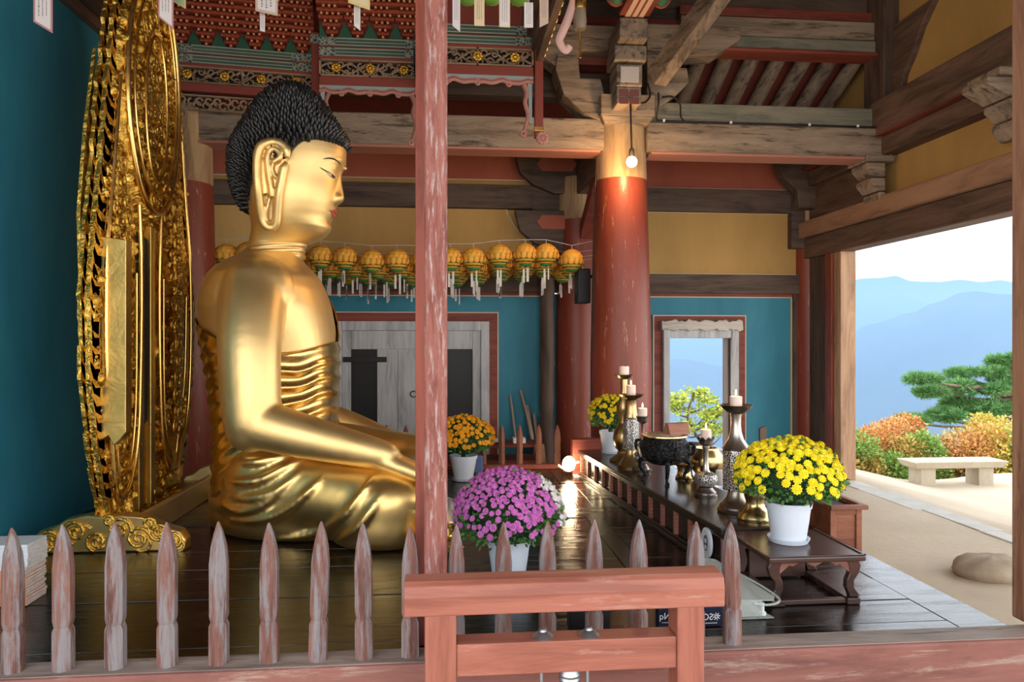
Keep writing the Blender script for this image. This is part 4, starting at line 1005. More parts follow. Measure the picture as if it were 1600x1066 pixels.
# scalloped pink and grey valances under sides B and C
def valance(P, L, z, drop=True, left=True, right=True):
    bot = [(0, -.02)]; k = 40
    def prof(t):
        u = abs(t - .5) * 2
        return -.055 - .03 * math.exp(-(u / .12) ** 2) + .018 * math.cos(t * 8 * PI) - .03 * math.exp(-((u - .55) / .1) ** 2) + (-.02 * (u > .9))
    top = [(L * i / k, z) for i in range(k + 1)]; mid = [(L * i / k, z + prof(i / k) + .03) for i in range(k + 1)]; low = [(L * i / k, z + prof(i / k)) for i in range(k + 1)]
    m = MB(); m.loft([[P(a, za, .0), P(a, zb_, .0), P(a, zb_, .02), P(a, za, .02)] for (a, za), (_, zb_) in zip(top, mid)]); vf = m.build('valance_field', M_GREY, cn)
    m = MB(); m.tube([P(a, b_ + .012, .012) for a, b_ in low], .017, 8, False); m.tube([P(a, b_ + .036, .016) for a, b_ in low], .008, 6)
    for t in (.5, .22, .78): m.tube([P(a, b_, .018) for a, b_ in spiral((L * t, z + prof(t) + .0), .03, 1.3)], .010, 6)
    m.build('scalloped_edge', M_PINK, vf, 60)
    for s, ok, sg in ((.03, left, 1), (L - .03, right, -1)):
        if not ok: continue
        q = spline([P(s + sg * .05, z - .07, .01), P(s + sg * .025, z - .14, .01), P(s + sg * .04, z - .22, .01), P(s + sg * .015, z - .32, .01), P(s + sg * .03, z - .40, .01), P(s + sg * .05, z - .47, .01)], 6)
        m = MB(); m.tube(q, lambda t: .026 - .008 * t, 8, False, .6); m.tube([P(a, b_, .015) for a, b_ in spiral((s + sg * .05, z - .49), .032, 1.3)], .012, 6); m.build('hanging_scroll', M_PINK, cn, 60)
        m = MB(); m.loft([[P(s - sg * .02, z, .0), P(s + sg * .02, z, .0), P(s + sg * .02, z, .015), P(s - sg * .02, z, .015)], [P(s - sg * .02, z - .4, .0), P(s, z - .4, .0), P(s, z - .4, .015), P(s - sg * .02, z - .4, .015)]]); m.build('scroll_backing', M_GREY, cn)
valance(PB, LB, 3.50); valance(PC, LC, 3.50, left=False)
m = MB()
for k in range(10):
    a = 2 * PI * k / 10; m.ball((.79 + .035 * math.cos(a), 5.94, 2.97 + .04 * math.sin(a)), .02, 8, 6)
m.ball((.79, 5.94, 2.97), .025, 8, 6); m.build('carved_flower_end', M_PINK, cn, 60)
# brown carved apron below side A and down the column
m = MB()
z0, z1 = 3.33, 3.47; A0, A1 = .05, LA
slA(m, A0, A1, z0, z0 + .012, 0, .03); slA(m, A0, A1, z1 - .012, z1, 0, .03)
s = A0
while s < A1 - .04:
    m.tube([PA(a, b_, .015) for a, b_ in spiral((s + .03, z0 + .045), .04, 1.2, a0=R.uniform(0, 6))[:18]], .010, 5); m.tube([PA(a, b_, .015) for a, b_ in spiral((s + .06, z1 - .05), .04, 1.2, a0=R.uniform(0, 6), sg=-1)[:18]], .010, 5); s += .075
z = 3.3
while z > 2.45:
    m.tube([PA(a, b_, .015) for a, b_ in spiral((.09, z), .045, 1.2, a0=R.uniform(0, 6))[:18]], .010, 5); z -= .07
slA(m, .03, .045, 2.4, z0, 0, .03); slA(m, .135, .15, 2.5, z0, 0, .03)
m.build('carved_apron', M_LATT, cn)
# right side of the canopy running towards the viewer with gilt studs
m = MB(); m.span((.74, 3.0, 3.62), (.80, 5.95, 3.70)); m.span((.70, 3.0, 3.72), (.76, 5.95, 3.80)); m.span((.66, 3.0, 3.82), (.72, 5.95, 3.90)); m.span((.62, 3.0, 3.91), (.68, 5.95, 4.3)); m.build('side_rail', W_DARK_Y, cn, None, .006)
for k in range(22): m = MB(); m.ball((.802, 5.9 - k * .13, 3.66), (.018, .04, .028), 8, 6); m.build('gilt_stud', G_ROBE, cn, 60)
m = MB(); q = spline([(.92, 4.6, 3.75), (.90, 4.6, 3.62), (.94, 4.6, 3.52), (.91, 4.6, 3.40), (.86, 4.6, 3.28), (.84, 4.6, 3.22), (.88, 4.6, 3.16), (.91, 4.6, 3.19)], 6)
q = [p + Vector((-.115, 0, .0)) for p in q]
m.tube(q, lambda t: .034 - .012 * t, 8, False, .6, (0, 1, 0)); m.build('hanging_scroll', plain('pale_pink', (0.60, 0.36, 0.32), 0.7), cn, 60)
pd = onY(906, 40, 4.6)
m = MB(); m.lathe([(.001, 0), (.038, 0), (.045, .05), (.04, .12), (.036, .13)], (pd.x, 4.6, onY(906, 46, 4.6).z), 16); m.build('lotus_bud', W_OLD_Z, cn, 50)
m = MB(); m.lathe([(.04, 0), (.042, .01), (.042, .05), (.038, .06)], (pd.x, 4.6, onY(906, 46, 4.6).z + .13), 16); m.build('gold_ring', G_ROBE, cn, 50)
m = MB(); m.lathe([(.036, 0), (.036, .8)], (pd.x, 4.6, onY(906, 46, 4.6).z + .19), 16); m.build('corner_post', M_GBAND, cn, 50)
m = MB(); m.lathe([(.001, -.19), (.012, -.185), (.009, -.16), (.009, 0)], (pd.x, 4.6, onY(906, 46, 4.6).z), 10); m.build('gold_rod', G_ROBE, cn, 50)
# ------------------------------------------------------------------ near sill, pickets, red rail, thin post
def aged(name, c1, c2, c3, axis='Z'): return wood(name, c1, c2, axis, 0.7, c3, 0.51, 17, 0.8, 0.3, 0.06)
M_SILL = wood('worn_red_sill', (0.16, 0.058, 0.046), (0.24, 0.095, 0.076), 'X', 0.7, (0.33, 0.23, 0.19), 0.60, 7, 0.5)
M_PICK = aged('worn_picket', (0.12, 0.048, 0.038), (0.22, 0.105, 0.083), (0.215, 0.193, 0.203))
fence = thing('picket_fence', (0, 2.69, 0), 'row of pointed worn pickets on a red sill beam in the foreground', 'fence')
m = MB(); m.span((-2.655, 2.63, -.30), (2.6, 2.765, .075)); m.build('sill_beam', M_SILL, fence, None, 0.012)
m = MB(); m.span((-2.655, 2.64, .0755), (2.6, 2.76, .078)); m.build('sill_top', wood('grey_worn_top', (0.20, 0.15, 0.13), (0.36, 0.29, 0.25), 'X', 0.7, (0.1, 0.07, 0.06), 0.6), fence)
def picket(m, x, y, z0, z1, w_=.031, lean=0.0, notch=.30):
    H = z1 - z0; rings = []
    for t, s in ((0, 1.05), (notch - .035, 1.03), (notch - .005, .84), (notch, .80), (notch + .005, .86), (notch + .04, 1), (.70, 1), (.82, .80), (.92, .48), (.985, .17), (1, .06)):
        z = z0 + H * t; ox = lean * t; a = w_ * s; fr = .026 * min(1, s * 1.2)
        rings.append([Vector((x + ox + dx * a, y + dy * fr, z)) for dx, dy in ((-1, 1), (-1, -.3), (-.42, -.85), (0, -1.05), (.42, -.85), (1, -.3), (1, 1))])
    m.loft(rings)
for px, yt, ln in ((18, 825, 0), (97, 820, 0), (179, 815, 0), (260, 816, 0), (341, 815, 0), (420, 817, 0), (496, 815, .014), (569, 816, -.006), (641, 822, 0), (713, 820, 0), (787, 816, 0), (856, 814, 0), (929, 812, 0), (999, 812, 0), (1088, 815, 0), (1146, 816, -.01)):
    b_ = onY(px, 900, 2.69); t_ = onY(px, yt, 2.69)
    m = MB(); picket(m, b_.x, 2.69, .077, t_.z, .031, ln); m.build('picket', M_PICK, fence, 35, 0, (b_.x, 2.69, .077))
a, b_ = onY(663, 500, 2.66).x, onY(699, 500, 2.66).x
M_WORNRED = wood('worn_red_post', (0.20, 0.055, 0.04), (0.28, 0.11, 0.09), 'Z', 0.65, (0.36, 0.27, 0.265), 0.575, 38, 0.6, 0.3, 0.05)
m = MB(); m.loft([[Vector((lerp(a, b_, u), 2.70 + v * .045, z)) for u, v in ((.08, -1), (.92, -1), (1, -.8), (1, 1), (0, 1), (0, -.8))] for z in (.08, 2.2, 4.9)])
tag(m.build('slender_post', M_WORNRED, None, None, .004), 'slender worn red post standing in front of the golden statue', 'post')
m = MB(); c = onY(649, 500, 2.95).x; m.span((c, 2.95, .003), (c + .05, 3.01, 4.9)); tag(m.build('slender_post', W_RED_Z, None, None, .004), 'thin dark red batten directly behind the slender worn post', 'post')
# red guard rail
rail = thing('guard_rail', (.12, 2.36, GZ), 'low red wooden guard rail in front of the pickets', 'railing')
M_RAIL = wood('pinkish_red_paint', (0.27, 0.082, 0.052), (0.34, 0.12, 0.083), 'X', 0.5, (0.40, 0.21, 0.17), 0.64)
M_RAILZ = wood('pinkish_red_paint_z', (0.27, 0.082, 0.052), (0.34, 0.12, 0.083), 'Z', 0.5, (0.40, 0.21, 0.17), 0.66)
YRL = 2.30
A = onY(631, 905, YRL); B = onY(1133, 955, YRL)
zt, zb2 = onY(880, 906, YRL).z, onY(880, 957, YRL).z
m = MB(); sec = [(YRL, zb2), (YRL - .002, zt - .045), (YRL + .006, zt - .012), (YRL + .025, zt), (YRL + .09, zt + .004), (YRL + .11, zt - .012), (YRL + .112, zb2)]
m.prism(sec, A.x, B.x, 'YZ'); m.build('top_rail', M_RAIL, rail, None, .004)
zl1, zl0 = onY(880, 1002, YRL + .012).z, onY(880, 1052, YRL + .012).z
p0, p1 = onY(664, 1000, YRL + .01).x, onY(713, 1000, YRL + .01).x; p2, p3 = onY(1058, 1000, YRL + .01).x, onY(1100, 1000, YRL + .01).x
m = MB(); m.span((p1, YRL + .014, zl0), (p2, YRL + .10, zl1)); m.build('lower_rail', M_RAIL, rail, None, .004)
for a, b_ in ((p0, p1), (p2, p3)):
    m = MB(); m.span((a, YRL + .006, GZ), (b_, YRL + .108, zb2)); m.build('post', M_RAILZ, rail, None, .004)
M_GREYM = metal('grey_cast_metal', (0.34, 0.37, 0.41), (0.46, 0.49, 0.53), 0.42)
for k, px in enumerate((848, 920)):
    c = onY(px, 996, YRL + .05); t = thing('metal_cap', (c.x, YRL + .05, zl1), ('left', 'right')[k] + ' stepped grey metal cap on the lower rail', 'cap', 'grey caps on the lower rail')
    m = MB(); m.lathe([(.001, 0), (.034, 0), (.036, .004), (.030, .008), (.024, .013), (.022, .014), (.016, .019), (.013, .02), (.010, .027), (.004, .031), (.001, .031)], (c.x, YRL + .05, zl1), 24); m.build('cap', M_GREYM, t, 40)
    m = MB(); m.tube([(c.x - .005, YRL + .05, GZ), (c.x - .005, YRL + .05, zl0 - .001)], .006, 8); m.build('pipe', M_GREYM, t, 40)
c = onY(890, 1060, YRL + .06); m = MB(); m.lathe([(.001, 0), (.034, 0), (.034, .3)] + [(.034 + (.003 if i % 2 else 0), .30 + i * .008) for i in range(5)] + [(.031, .345), (.001, .346)], (c.x, YRL + .06, zl0 - .347), 24)
m.lathe([(.05, -.01), (.001, -.01)][::-1] + [(.05, 0.0), (.05, .02), (.02, .022)], (c.x, YRL + .06, zl0 - .367), 16); m.tube([(c.x, YRL + .06, GZ), (c.x, YRL + .06, zl0 - .36)], .02, 8)
tag(m.build('ribbed_cylinder', M_GREYM, None, 40), 'ribbed grey metal cylinder below the lower rail', 'cylinder')

# ------------------------------------------------------------------ long black altar table
M_LTOP, tl_, bl_ = base_mat('altar_lacquer', (0.035, 0.022, 0.017), 0.22, 0, 0.5); v_ = coords(tl_, (2, .4, 1), False)
tl_.links.new(ramp(tl_, noisetex(tl_, v_, 6, 6), [(.3, (.016, .011, .009)), (.75, (.055, .034, .025))]), bl_.inputs['Base Color']); bump(tl_, bl_, noisetex(tl_, v_, 12, 4), .1, .004)
M_CARVED = wood('carved_reddish_post', (0.24, 0.085, 0.06), (0.38, 0.15, 0.11), 'Z', 0.55)
ZA = .25
NA_, FA_ = Vector((1.50, 3.42, 0)), Vector((1.215, 6.52, 0))
ud = (FA_ - NA_).normalized(); vd = Vector((ud.y, -ud.x, 0)); LA_ = (FA_ - NA_).length
altar = thing('altar_table', tuple(NA_.lerp(FA_, .5)), 'long black lacquered altar table with carved posts along its side', 'table')
def AP(s, v, z): p = NA_ + ud * s + vd * v; return Vector((p.x, p.y, z))
def aslab(m, s0, s1, v0, v1, z0, z1): m.loft([[AP(s0, v0, z0), AP(s0, v1, z0), AP(s0, v1, z1), AP(s0, v0, z1)], [AP(s1, v0, z0), AP(s1, v1, z0), AP(s1, v1, z1), AP(s1, v0, z1)]])
m = MB(); aslab(m, .28, LA_, -.015, .47, ZA - .035, ZA); m.build('table_top', M_LTOP, altar, None, .006)
m = MB(); aslab(m, 0.30, LA_ - .01, .03, .44, .002, ZA - .036); m.build('body', M_BLACK, altar)
m = MB(); aslab(m, .0 + .28, LA_, -.02, .03, 0.001, .03); aslab(m, .28, LA_, .0, .03, .03, .045); aslab(m, .28, LA_, .0, .03, ZA - .06, ZA - .036); m.build('base_moulding', M_LTOP, altar, None, .004)
npost = 14
for i in range(npost):
    s = lerp(.31, LA_ - .03, i / (npost - 1)); m = MB(); rings = []
    for k in range(19):
        z = lerp(.045, ZA - .06, k / 18); w2 = .014 + .003 * math.sin(k * PI / 1.5)
        rings.append([AP(s - w2, .03, z), AP(s + w2, .03, z), AP(s + w2 * .9, .004, z), AP(s - w2 * .9, .004, z)])
    m.loft(rings); m.build('carved_post', M_CARVED, altar)
for i in range(npost - 1):
    s0, s1 = lerp(.31, LA_ - .03, i / (npost - 1)) + .028, lerp(.31, LA_ - .03, (i + 1) / (npost - 1)) - .028
    m = MB()
    for z in (.055, ZA - .07): aslab(m, s0, s1, .022, .03, z - .003, z + .003)
    aslab(m, s0, s0 + .006, .022, .03, .055, ZA - .07); aslab(m, s1 - .006, s1, .022, .03, .055, ZA - .07)
    aslab(m, s0, s1, .026, .03, .055, ZA - .07); m.build('side_panel', M_LTOP, altar)
# white oval emblem on the near side panel
em = thing('oval_plaque', tuple(AP(.48, .0, .0)), 'white oval plaque with a dark figure on the side of the altar', 'plaque')
def ell(m, v, rs, rz, cz, s0, dv): 
    n = 28; m.loft([[AP(s0 + rs * math.cos(2 * PI * k / n), v_, cz + rz * math.sin(2 * PI * k / n)) for k in range(n)] for v_ in (v, v - dv)])
m = MB(); ell(m, .0, .062, .085, .125, .47, .012); m.build('disc', plain('plaque_white', (0.72, 0.76, 0.80), 0.3), em, 40)
m = MB(); ell(m, -.012, .052, .073, .125, .47, .002); m.build('disc', plain('plaque_pale', (0.60, 0.66, 0.72), 0.35), em, 40)
m = MB(); ell(m, -.0145, .024, .045, .125, .467, .001); m.build('dark_figure', plain('plaque_dark', (0.10, 0.10, 0.12), 0.5), em)
m = MB(); ell(m, -.0158, .013, .013, .137, .467, .0008); ell(m, -.0158, .015, .012, .102, .467, .0008); m.build('pale_detail', plain('plaque_light', (0.62, 0.66, 0.70), 0.5), em)

# small table at the near end
st = thing('small_table', (1.73, 3.46, 0), 'small low dark table with curved legs at the near end of the altar', 'table')
M_STL = wood('dark_reddish_lacquer', (0.04, 0.02, 0.016), (0.085, 0.04, 0.03), 'X', 0.25, None, .6, 6, .15, .5)
x0_, x1_, y0_, y1_ = 1.505, 1.985, 3.22, 3.70; zt_ = .238
m = MB(); m.span((x0_, y0_, zt_ - .028), (x1_, y1_, zt_)); stt = m.build('table_top', M_STL, st, None, .008)
m = MB(); m.span((x0_, y0_, zt_ + .0), (x1_, y0_ + .012, zt_ + .006)); m.span((x1_ - .012, y0_, zt_), (x1_, y1_, zt_ + .006)); m.build('rim', M_STL, stt, None, .002)
M_APR = wood('reddish_apron', (0.17, 0.06, 0.042), (0.25, 0.10, 0.07), 'X', 0.5)
for yy in (y0_ + .035, y1_ - .045):
    top = zt_ - .029; q = [(x0_ + .06, top), (x1_ - .06, top)]
    for i in range(21):
        t = 1 - i / 20; x_ = lerp(x0_ + .06, x1_ - .06, t); u = abs(t - .5) * 2
        q.append((x_, top - .014 - .012 * math.cos(u * 3 * PI) * (u < .67) - .05 * max(0, u - .67) / .33))
    m = MB(); m.prism(q, yy, yy + .012); m.build('apron', M_APR, st)
for sx_ in (0, 1):
    for yy in (y0_ + .03, y1_ - .05):
        xb = x0_ + .05 if sx_ == 0 else x1_ - .05; d_ = -1 if sx_ == 0 else 1; m = MB(); rings = []
        for t, o, w2 in ((0, 0, .03), (.15, .012, .03), (.35, .008, .024), (.55, -.012, .019), (.75, -.012, .02), (.9, .004, .024), (1, .012, .027)):
            z = lerp(zt_ - .029, .032, t); cx = xb + d_ * o; rings.append([(cx - w2, yy, z), (cx + w2, yy, z), (cx + w2, yy + .035, z), (cx - w2, yy + .035, z)])
        m.loft(rings); m.build('leg', M_STL, st, None, .004)
for xx in (x0_ + .02, x1_ - .085):
    m = MB(); m.span((xx, y0_ + .015, .001), (xx + .065, y1_ - .0, .031)); m.build('runner', M_STL, st, None, .004)
m = MB(); m.span((x0_ + .086, y0_ + .03, .004), (x1_ - .086, y0_ + .06, .026)); m.build('stretcher', M_STL, st, None, .003)
m = MB(); m.span((x0_ + .086, y1_ - .06, .006), (x1_ - .086, y1_ - .04, .15)); m.build('back_board', M_STL, st, None, .003)

# reddish wooden box behind the flowers
bx = thing('wooden_box', (2.62, 4.6, GZ), 'reddish wooden box with a framed side right of the front yellow flowers', 'box')
W_BOX = wood('reddish_box_wood', (0.22, 0.07, 0.036), (0.32, 0.115, 0.06), 'X', 0.45)
u0, u1, w0_, w1_ = 2.492, 2.71, 4.45, 4.78
m = MB(); m.span((u0 + .004, w0_ + .01, GZ + .002), (u1 - .004, w1_, .15)); m.build('body', W_BOX, bx)
m = MB()
for xx in (u0, u1 - .04): m.span((xx, w0_ - .004, GZ + .002), (xx + .04, w0_ + .03, .155))
m.span((u0 + .04, w0_ - .002, .12), (u1 - .04, w0_ + .02, .155)); m.span((u0 + .04, w0_ - .002, GZ + .002), (u1 - .04, w0_ + .02, GZ + .04)); m.build('frame', W_BOX, bx, None, .004)
m = MB(); m.span((u0 - .01, w0_ - .03, .156), (u1 + .03, w0_ + .01, .185)); m.span((u0 - .01, w1_ - .01, .156), (u1 + .03, w1_ + .03, .185)); m.span((u0 - .01, w0_ + .01, .156), (u0 + .03, w1_ - .01, .185)); m.span((u1 - .01, w0_ + .01, .156), (u1 + .03, w1_ - .01, .185)); m.build('rim', W_BOX, bx, None, .004)
m = MB(); m.span((u0 + .03, w0_ + .01, .1505), (u1 - .01, w1_ - .01, .158)); m.build('inside', M_BLACK, bx)  # black sheet standing in for the shade inside the box

# clear acrylic leaflet tray and its dark sign, on the floor behind the pickets
M_ACR, ta_, ba_ = base_mat('clear_acrylic', (0.80, 0.86, 0.82), 0.08, 0, 0.5); ba_.inputs['Alpha'].default_value = 0.28
tr = thing('acrylic_tray', (1.27, 3.22, 0), 'clear acrylic tray lying on the floor at the foot of the altar', 'tray')
def quad_slab(m, pts, th): 
    up = Vector((0, 0, th)); q = [Vector(p) for p in pts]; m.loft([q, [p + up for p in q]])
c0, c1 = onZ(1128, 905, .10), onZ(1182, 905, .09)
m = MB(); quad_slab(m, [(1.20, 3.12, .085), (1.48, 3.12, .075), (1.50, 3.16, .075), (1.36, 3.52, .14), (1.24, 3.56, .15)], .006); m.build('sloped_cover', M_ACR, tr)
m = MB(); quad_slab(m, [(1.20, 3.10, .004), (1.47, 3.10, .004), (1.36, 3.52, .004), (1.22, 3.56, .004)], .006); m.build('base_sheet', M_ACR, tr)
m = MB(); m.span((1.20, 3.112, .011), (1.42, 3.118, .084)); m.span((1.40, 3.13, .011), (1.406, 3.5, .08)); m.build('side_sheet', M_ACR, tr)
q = spline([(1.38, 3.46, .13), (1.47, 3.30, .10), (1.515, 3.17, .078), (1.50, 3.12, .068), (1.44, 3.10, .066), (1.38, 3.11, .07)], 8); m = MB(); m.tube(q, .006, 8); m.build('rounded_lip', M_ACR, tr, 60)
m = MB(); m.lathe([(.001, 0), (.016, 0), (.016, .012), (.008, .016), (.008, .055)], (1.43, 3.13, .011), 12); m.build('foot', plain('frosted', (0.75, 0.8, 0.8), .3), tr, 40)
sg_ = thing('small_sign', (.83, 3.0, 0), 'dark navy sign with white mirrored lettering behind the red rail', 'sign')
YS = 3.04
a, b_ = onY(1028, 965, YS), onY(1130, 985, YS)
zs0, zs1 = .002, onY(1080, 949, YS).z
m = MB(); m.span((a.x, YS, zs0), (b_.x, YS + .04, zs1)); m.build('board', plain('navy_board', (0.012, 0.016, 0.04), .35), sg_, None, .003)
def letters(txt, px, py, h, mir=False, name='lettering', mt=None):
    cu = bpy.data.curves.new(name, 'FONT'); cu.body = txt; cu.size = h; cu.extrude = .0008; cu.align_x = 'CENTER'
    o = bpy.data.objects.new(name, cu); COL.objects.link(o); dg = bpy.context.evaluated_depsgraph_get(); dg.update()
    me = bpy.data.meshes.new_from_object(o.evaluated_get(dg)); bpy.data.objects.remove(o)
    p = onY(px, py, YS - .002); par = sg_.location
    for v in me.vertices: v.co = Vector(((-v.co.x if mir else v.co.x) + p.x, p.y - v.co.z, v.co.y + p.z)) - par
    if mir: me.flip_normals()
    return link(name, me, mt or M_WHITE, sg_)
letters('Nq', 1039, 968, .040, True); letters('SO', 1105.5, 969, .040, True); 
m = MB(); p = onY(1093, 974, YS - .001); xk = p.x
while xk < onY(1120, 974, YS).x:
    dx = R.uniform(.003, .007); m.span((xk, YS - .002, p.z - .003), (xk + dx, YS - .0005, p.z + R.uniform(-.0005, .001))); xk += dx + .0022
m.build('lettering', M_WHITE, sg_)
m = MB(); c = onY(1119.5, 963.5, YS - .002)
for k in range(8):
    an = k * PI / 4 + .2; m.beam((c.x + .004 * math.cos(an), c.y, c.z + .004 * math.sin(an)), (c.x + .017 * math.cos(an), c.y, c.z + .017 * math.sin(an)), .003, .004, (0, 1, 0))
m.build('emblem', M_WHITE, sg_)
m = MB(); p = onY(1034, 973, YS - .001); m.span((p.x, YS - .002, p.z - .002), (p.x + .03, YS - .0005, p.z)); m.build('lettering', M_WHITE, sg_)
m = MB(); m.span((.52, 3.02, .002), (.70, 3.10, .10)); tag(m.build('dark_case', M_BLACK, None, None, .006), 'black case on the floor left of the navy sign', 'case')
# ------------------------------------------------------------------ things on the altar
BR_S = metal('antique_silver', (0.40, 0.37, 0.34), (0.56, 0.52, 0.47), 0.30, 5)
BR_D = metal('dark_pewter', (0.22, 0.195, 0.18), (0.36, 0.32, 0.29), 0.33, 5)
BR_B = metal('old_brass', (0.36, 0.26, 0.13), (0.52, 0.39, 0.20), 0.30, 5)
BR_G = metal('bright_brass', (0.62, 0.46, 0.20), (0.74, 0.56, 0.27), 0.24, 5)
def fret(name, ca, cb):
    m, t, b = base_mat(name, ca, 0.42, 0.8); v = coords(t, (1, 1, 1), False)
    n = N(t, 'ShaderNodeTexVoronoi', feature='DISTANCE_TO_EDGE'); n.inputs['Scale'].default_value = 75; t.links.new(v, n.inputs['Vector'])
    f = ramp(t, n.outputs['Distance'], [(.06, (1, 1, 1)), (.14, (0, 0, 0))]); t.links.new(mixc(t, f, cb, ca), b.inputs['Base Color']); bump(t, b, f, .5, .004); return m
BR_F = fret('silver_fretwork', (0.68, 0.65, 0.62), (0.05, 0.045, 0.045))
M_WAX, tw, bw = base_mat('candle_wax', (0.80, 0.62, 0.55), 0.45); bw.inputs['Subsurface Weight'].default_value = 0.3; bw.inputs['Subsurface Radius'].default_value = (0.03, 0.015, 0.01)
M_FLAME = glow('flame', (1.0, 0.62, 0.25), 9.0)
def on_altar(px, py): return onZ(px, py, ZA)
def candle(c, z, r, h, label, lit=True):
    t = thing('candle', (c.x, c.y, z), label, 'candle', 'candles on the altar')
    m = MB(); m.lathe([(.001, 0), (r, 0), (r * 1.01, h * .5), (r, h), (r * .85, h + .001), (r * .6, h - .006), (.001, h - .007)], (c.x, c.y, z), 24); wx = m.build('wax', M_WAX, t, 40)
    m = MB(); m.tube([(c.x, c.y, z + h - .006), (c.x + .001, c.y, z + h + .010)], .0018, 6); m.build('wick', M_BLACK, wx)
    if lit:
        m = MB(); m.lathe([(.001, 0), (.0055, .006), (.0065, .012), (.0045, .022), (.001, .036)], (c.x, c.y, z + h + .006), 10); m.build('flame', M_FLAME, wx, 60)
        l = bpy.data.lights.new('flame_light', 'POINT'); l.energy = .35; l.color = (1, .6, .3); l.shadow_soft_size = .01
        lo = bpy.data.objects.new('flame_light', l); COL.objects.link(lo); lo.parent = t; lo.location = (0, 0, h + .05)
def stick(name, base_px, label, parts, mts, dish_z, octag=None):
    """parts: {part: profile in metres above the base}"""
    c = on_altar(*base_px); t = thing(name, (c.x, c.y, ZA), label, 'candlestick', 'candlesticks on the altar')
    for (pn, prof, n), mt in zip(parts, mts):
        m = MB(); m.lathe(prof, (c.x, c.y, ZA + .001), n); m.build(pn, mt, t, 35)
    return c, t
# tall silver candlestick by the front flowers
c, t = stick('candlestick', (1150, 800), 'tallest silver candlestick with fretwork body and wide dish, behind the front yellow flowers',
    [('base', [(.001, 0), (.105, 0), (.108, .012), (.10, .022), (.097, .024), (.097, .034), (.085, .05), (.078, .055), (.055, .085), (.046, .115), (.045, .128)], 40),
     ('fretwork_body', [(.001, .128), (.079, .132), (.081, .14), (.081, .36), (.079, .366), (.001, .372)], 8),
     ('neck', [(.075, .367), (.083, .375), (.07, .392), (.045, .43), (.032, .475), (.028, .52), (.03, .565), (.034, .58)], 32),
     ('dish', [(.001, .575), (.03, .578), (.055, .588), (.085, .612), (.098, .632), (.094, .633), (.078, .615), (.05, .600), (.001, .598)], 40)], [BR_D, BR_F, BR_S, BR_D], .6)
candle(c, ZA + .60, .035, .082, 'white lit candle on the tallest silver candlestick')
# small vase-bodied candlestick
c, t = stick('candlestick', (1103, 776), 'short silver candlestick with round body and scalloped cup, in front of the tall silver one',
    [('base', [(.001, 0), (.072, 0), (.074, .012), (.066, .018), (.066, .03), (.05, .045), (.042, .06), (.045, .068), (.05, .07)], 32),
     ('round_body', [(.03, .068), (.06, .075), (.074, .10), (.076, .12), (.068, .145), (.04, .158), (.03, .16)], 32),
     ('stem', [(.03, .158), (.02, .175), (.017, .22), (.016, .30), (.022, .315), (.022, .33)], 24)], [BR_D, BR_F, BR_S], 0)
m = MB(); n = 32; prof = [(.001, .325), (.02, .328), (.042, .345), (.047, .37), (.053, .38)]
rings = [[Vector((c.x + r * math.cos(2 * PI * k / n), c.y + r * math.sin(2 * PI * k / n), ZA + z + (.010 * math.cos(8 * 2 * PI * k / n) if i == 4 else 0))) for k in range(n)] for i, (r, z) in enumerate(prof)]
rings += [[p + (Vector((c.x, c.y, p.z)) - p) * .12 + Vector((0, 0, .002)) for p in rings[4]], [Vector((c.x + .02 * math.cos(2 * PI * k / n), c.y + .02 * math.sin(2 * PI * k / n), ZA + .345)) for k in range(n)]]
m.loft(rings); m.build('scalloped_cup', BR_D, t, 40)
candle(c, ZA + .347, .034, .088, 'white lit candle on the short round silver candlestick')
# thin dark one behind the burner
c, t = stick('candlestick', (1004, 737), 'thin dark candlestick with scalloped cup left of the black incense burner',
    [('base', [(.001, 0), (.07, 0), (.072, .012), (.06, .02), (.055, .035), (.04, .05), (.035, .06)], 32), ('round_body', [(.03, .06), (.055, .075), (.07, .11), (.066, .135), (.04, .16), (.022, .17)], 32),
     ('stem', [(.022, .168), (.014, .20), (.012, .28), (.012, .36), (.018, .375)], 20), ('scalloped_cup', [(.001, .37), (.02, .372), (.042, .39), (.048, .42), (.052, .43), (.047, .428), (.03, .40), (.001, .40)], 24)], [BR_D, BR_F, BR_D, BR_D], 0)
candle(c, ZA + .40, .035, .09, 'white lit candle on the thin dark candlestick beside the burner')
# two brass ones at the far end
c, t = stick('candlestick', (986, 729), 'silver-bodied brass candlestick, the nearer of the two by the far yellow flowers',
    [('base', [(.001, 0), (.103, 0), (.105, .012), (.095, .025), (.08, .05), (.06, .075), (.045, .11), (.042, .135)], 36), ('fretwork_body', [(.001, .135), (.064, .14), (.066, .15), (.066, .38), (.062, .388), (.001, .392)], 8),
     ('neck', [(.058, .389), (.06, .40), (.05, .43), (.045, .48), (.045, .53), (.05, .54)], 28), ('dish', [(.001, .535), (.04, .54), (.08, .555), (.105, .58), (.10, .58), (.07, .56), (.001, .555)], 36)], [BR_B, BR_F, BR_B, BR_B], 0)
candle(c, ZA + .558, .037, .095, 'white lit candle on the nearer brass candlestick at the far end')
c, t = stick('candlestick', (975, 721), 'plain brass candlestick, the farthest one beside the far yellow flowers',
    [('base', [(.001, 0), (.12, 0), (.122, .012), (.10, .03), (.06, .06), (.05, .09)], 36), ('round_body', [(.05, .088), (.08, .12), (.095, .19), (.085, .25), (.055, .30), (.045, .32)], 32),
     ('neck', [(.05, .318), (.04, .35), (.06, .42), (.065, .46), (.04, .52), (.028, .60), (.03, .69)], 28), ('dish', [(.001, .685), (.03, .688), (.06, .702), (.08, .728), (.075, .728), (.05, .71), (.001, .705)], 36)], [BR_B, BR_B, BR_B, BR_B], 0)
candle(c, ZA + .708, .042, .09, 'pale unlit candle on the farthest brass candlestick', False)
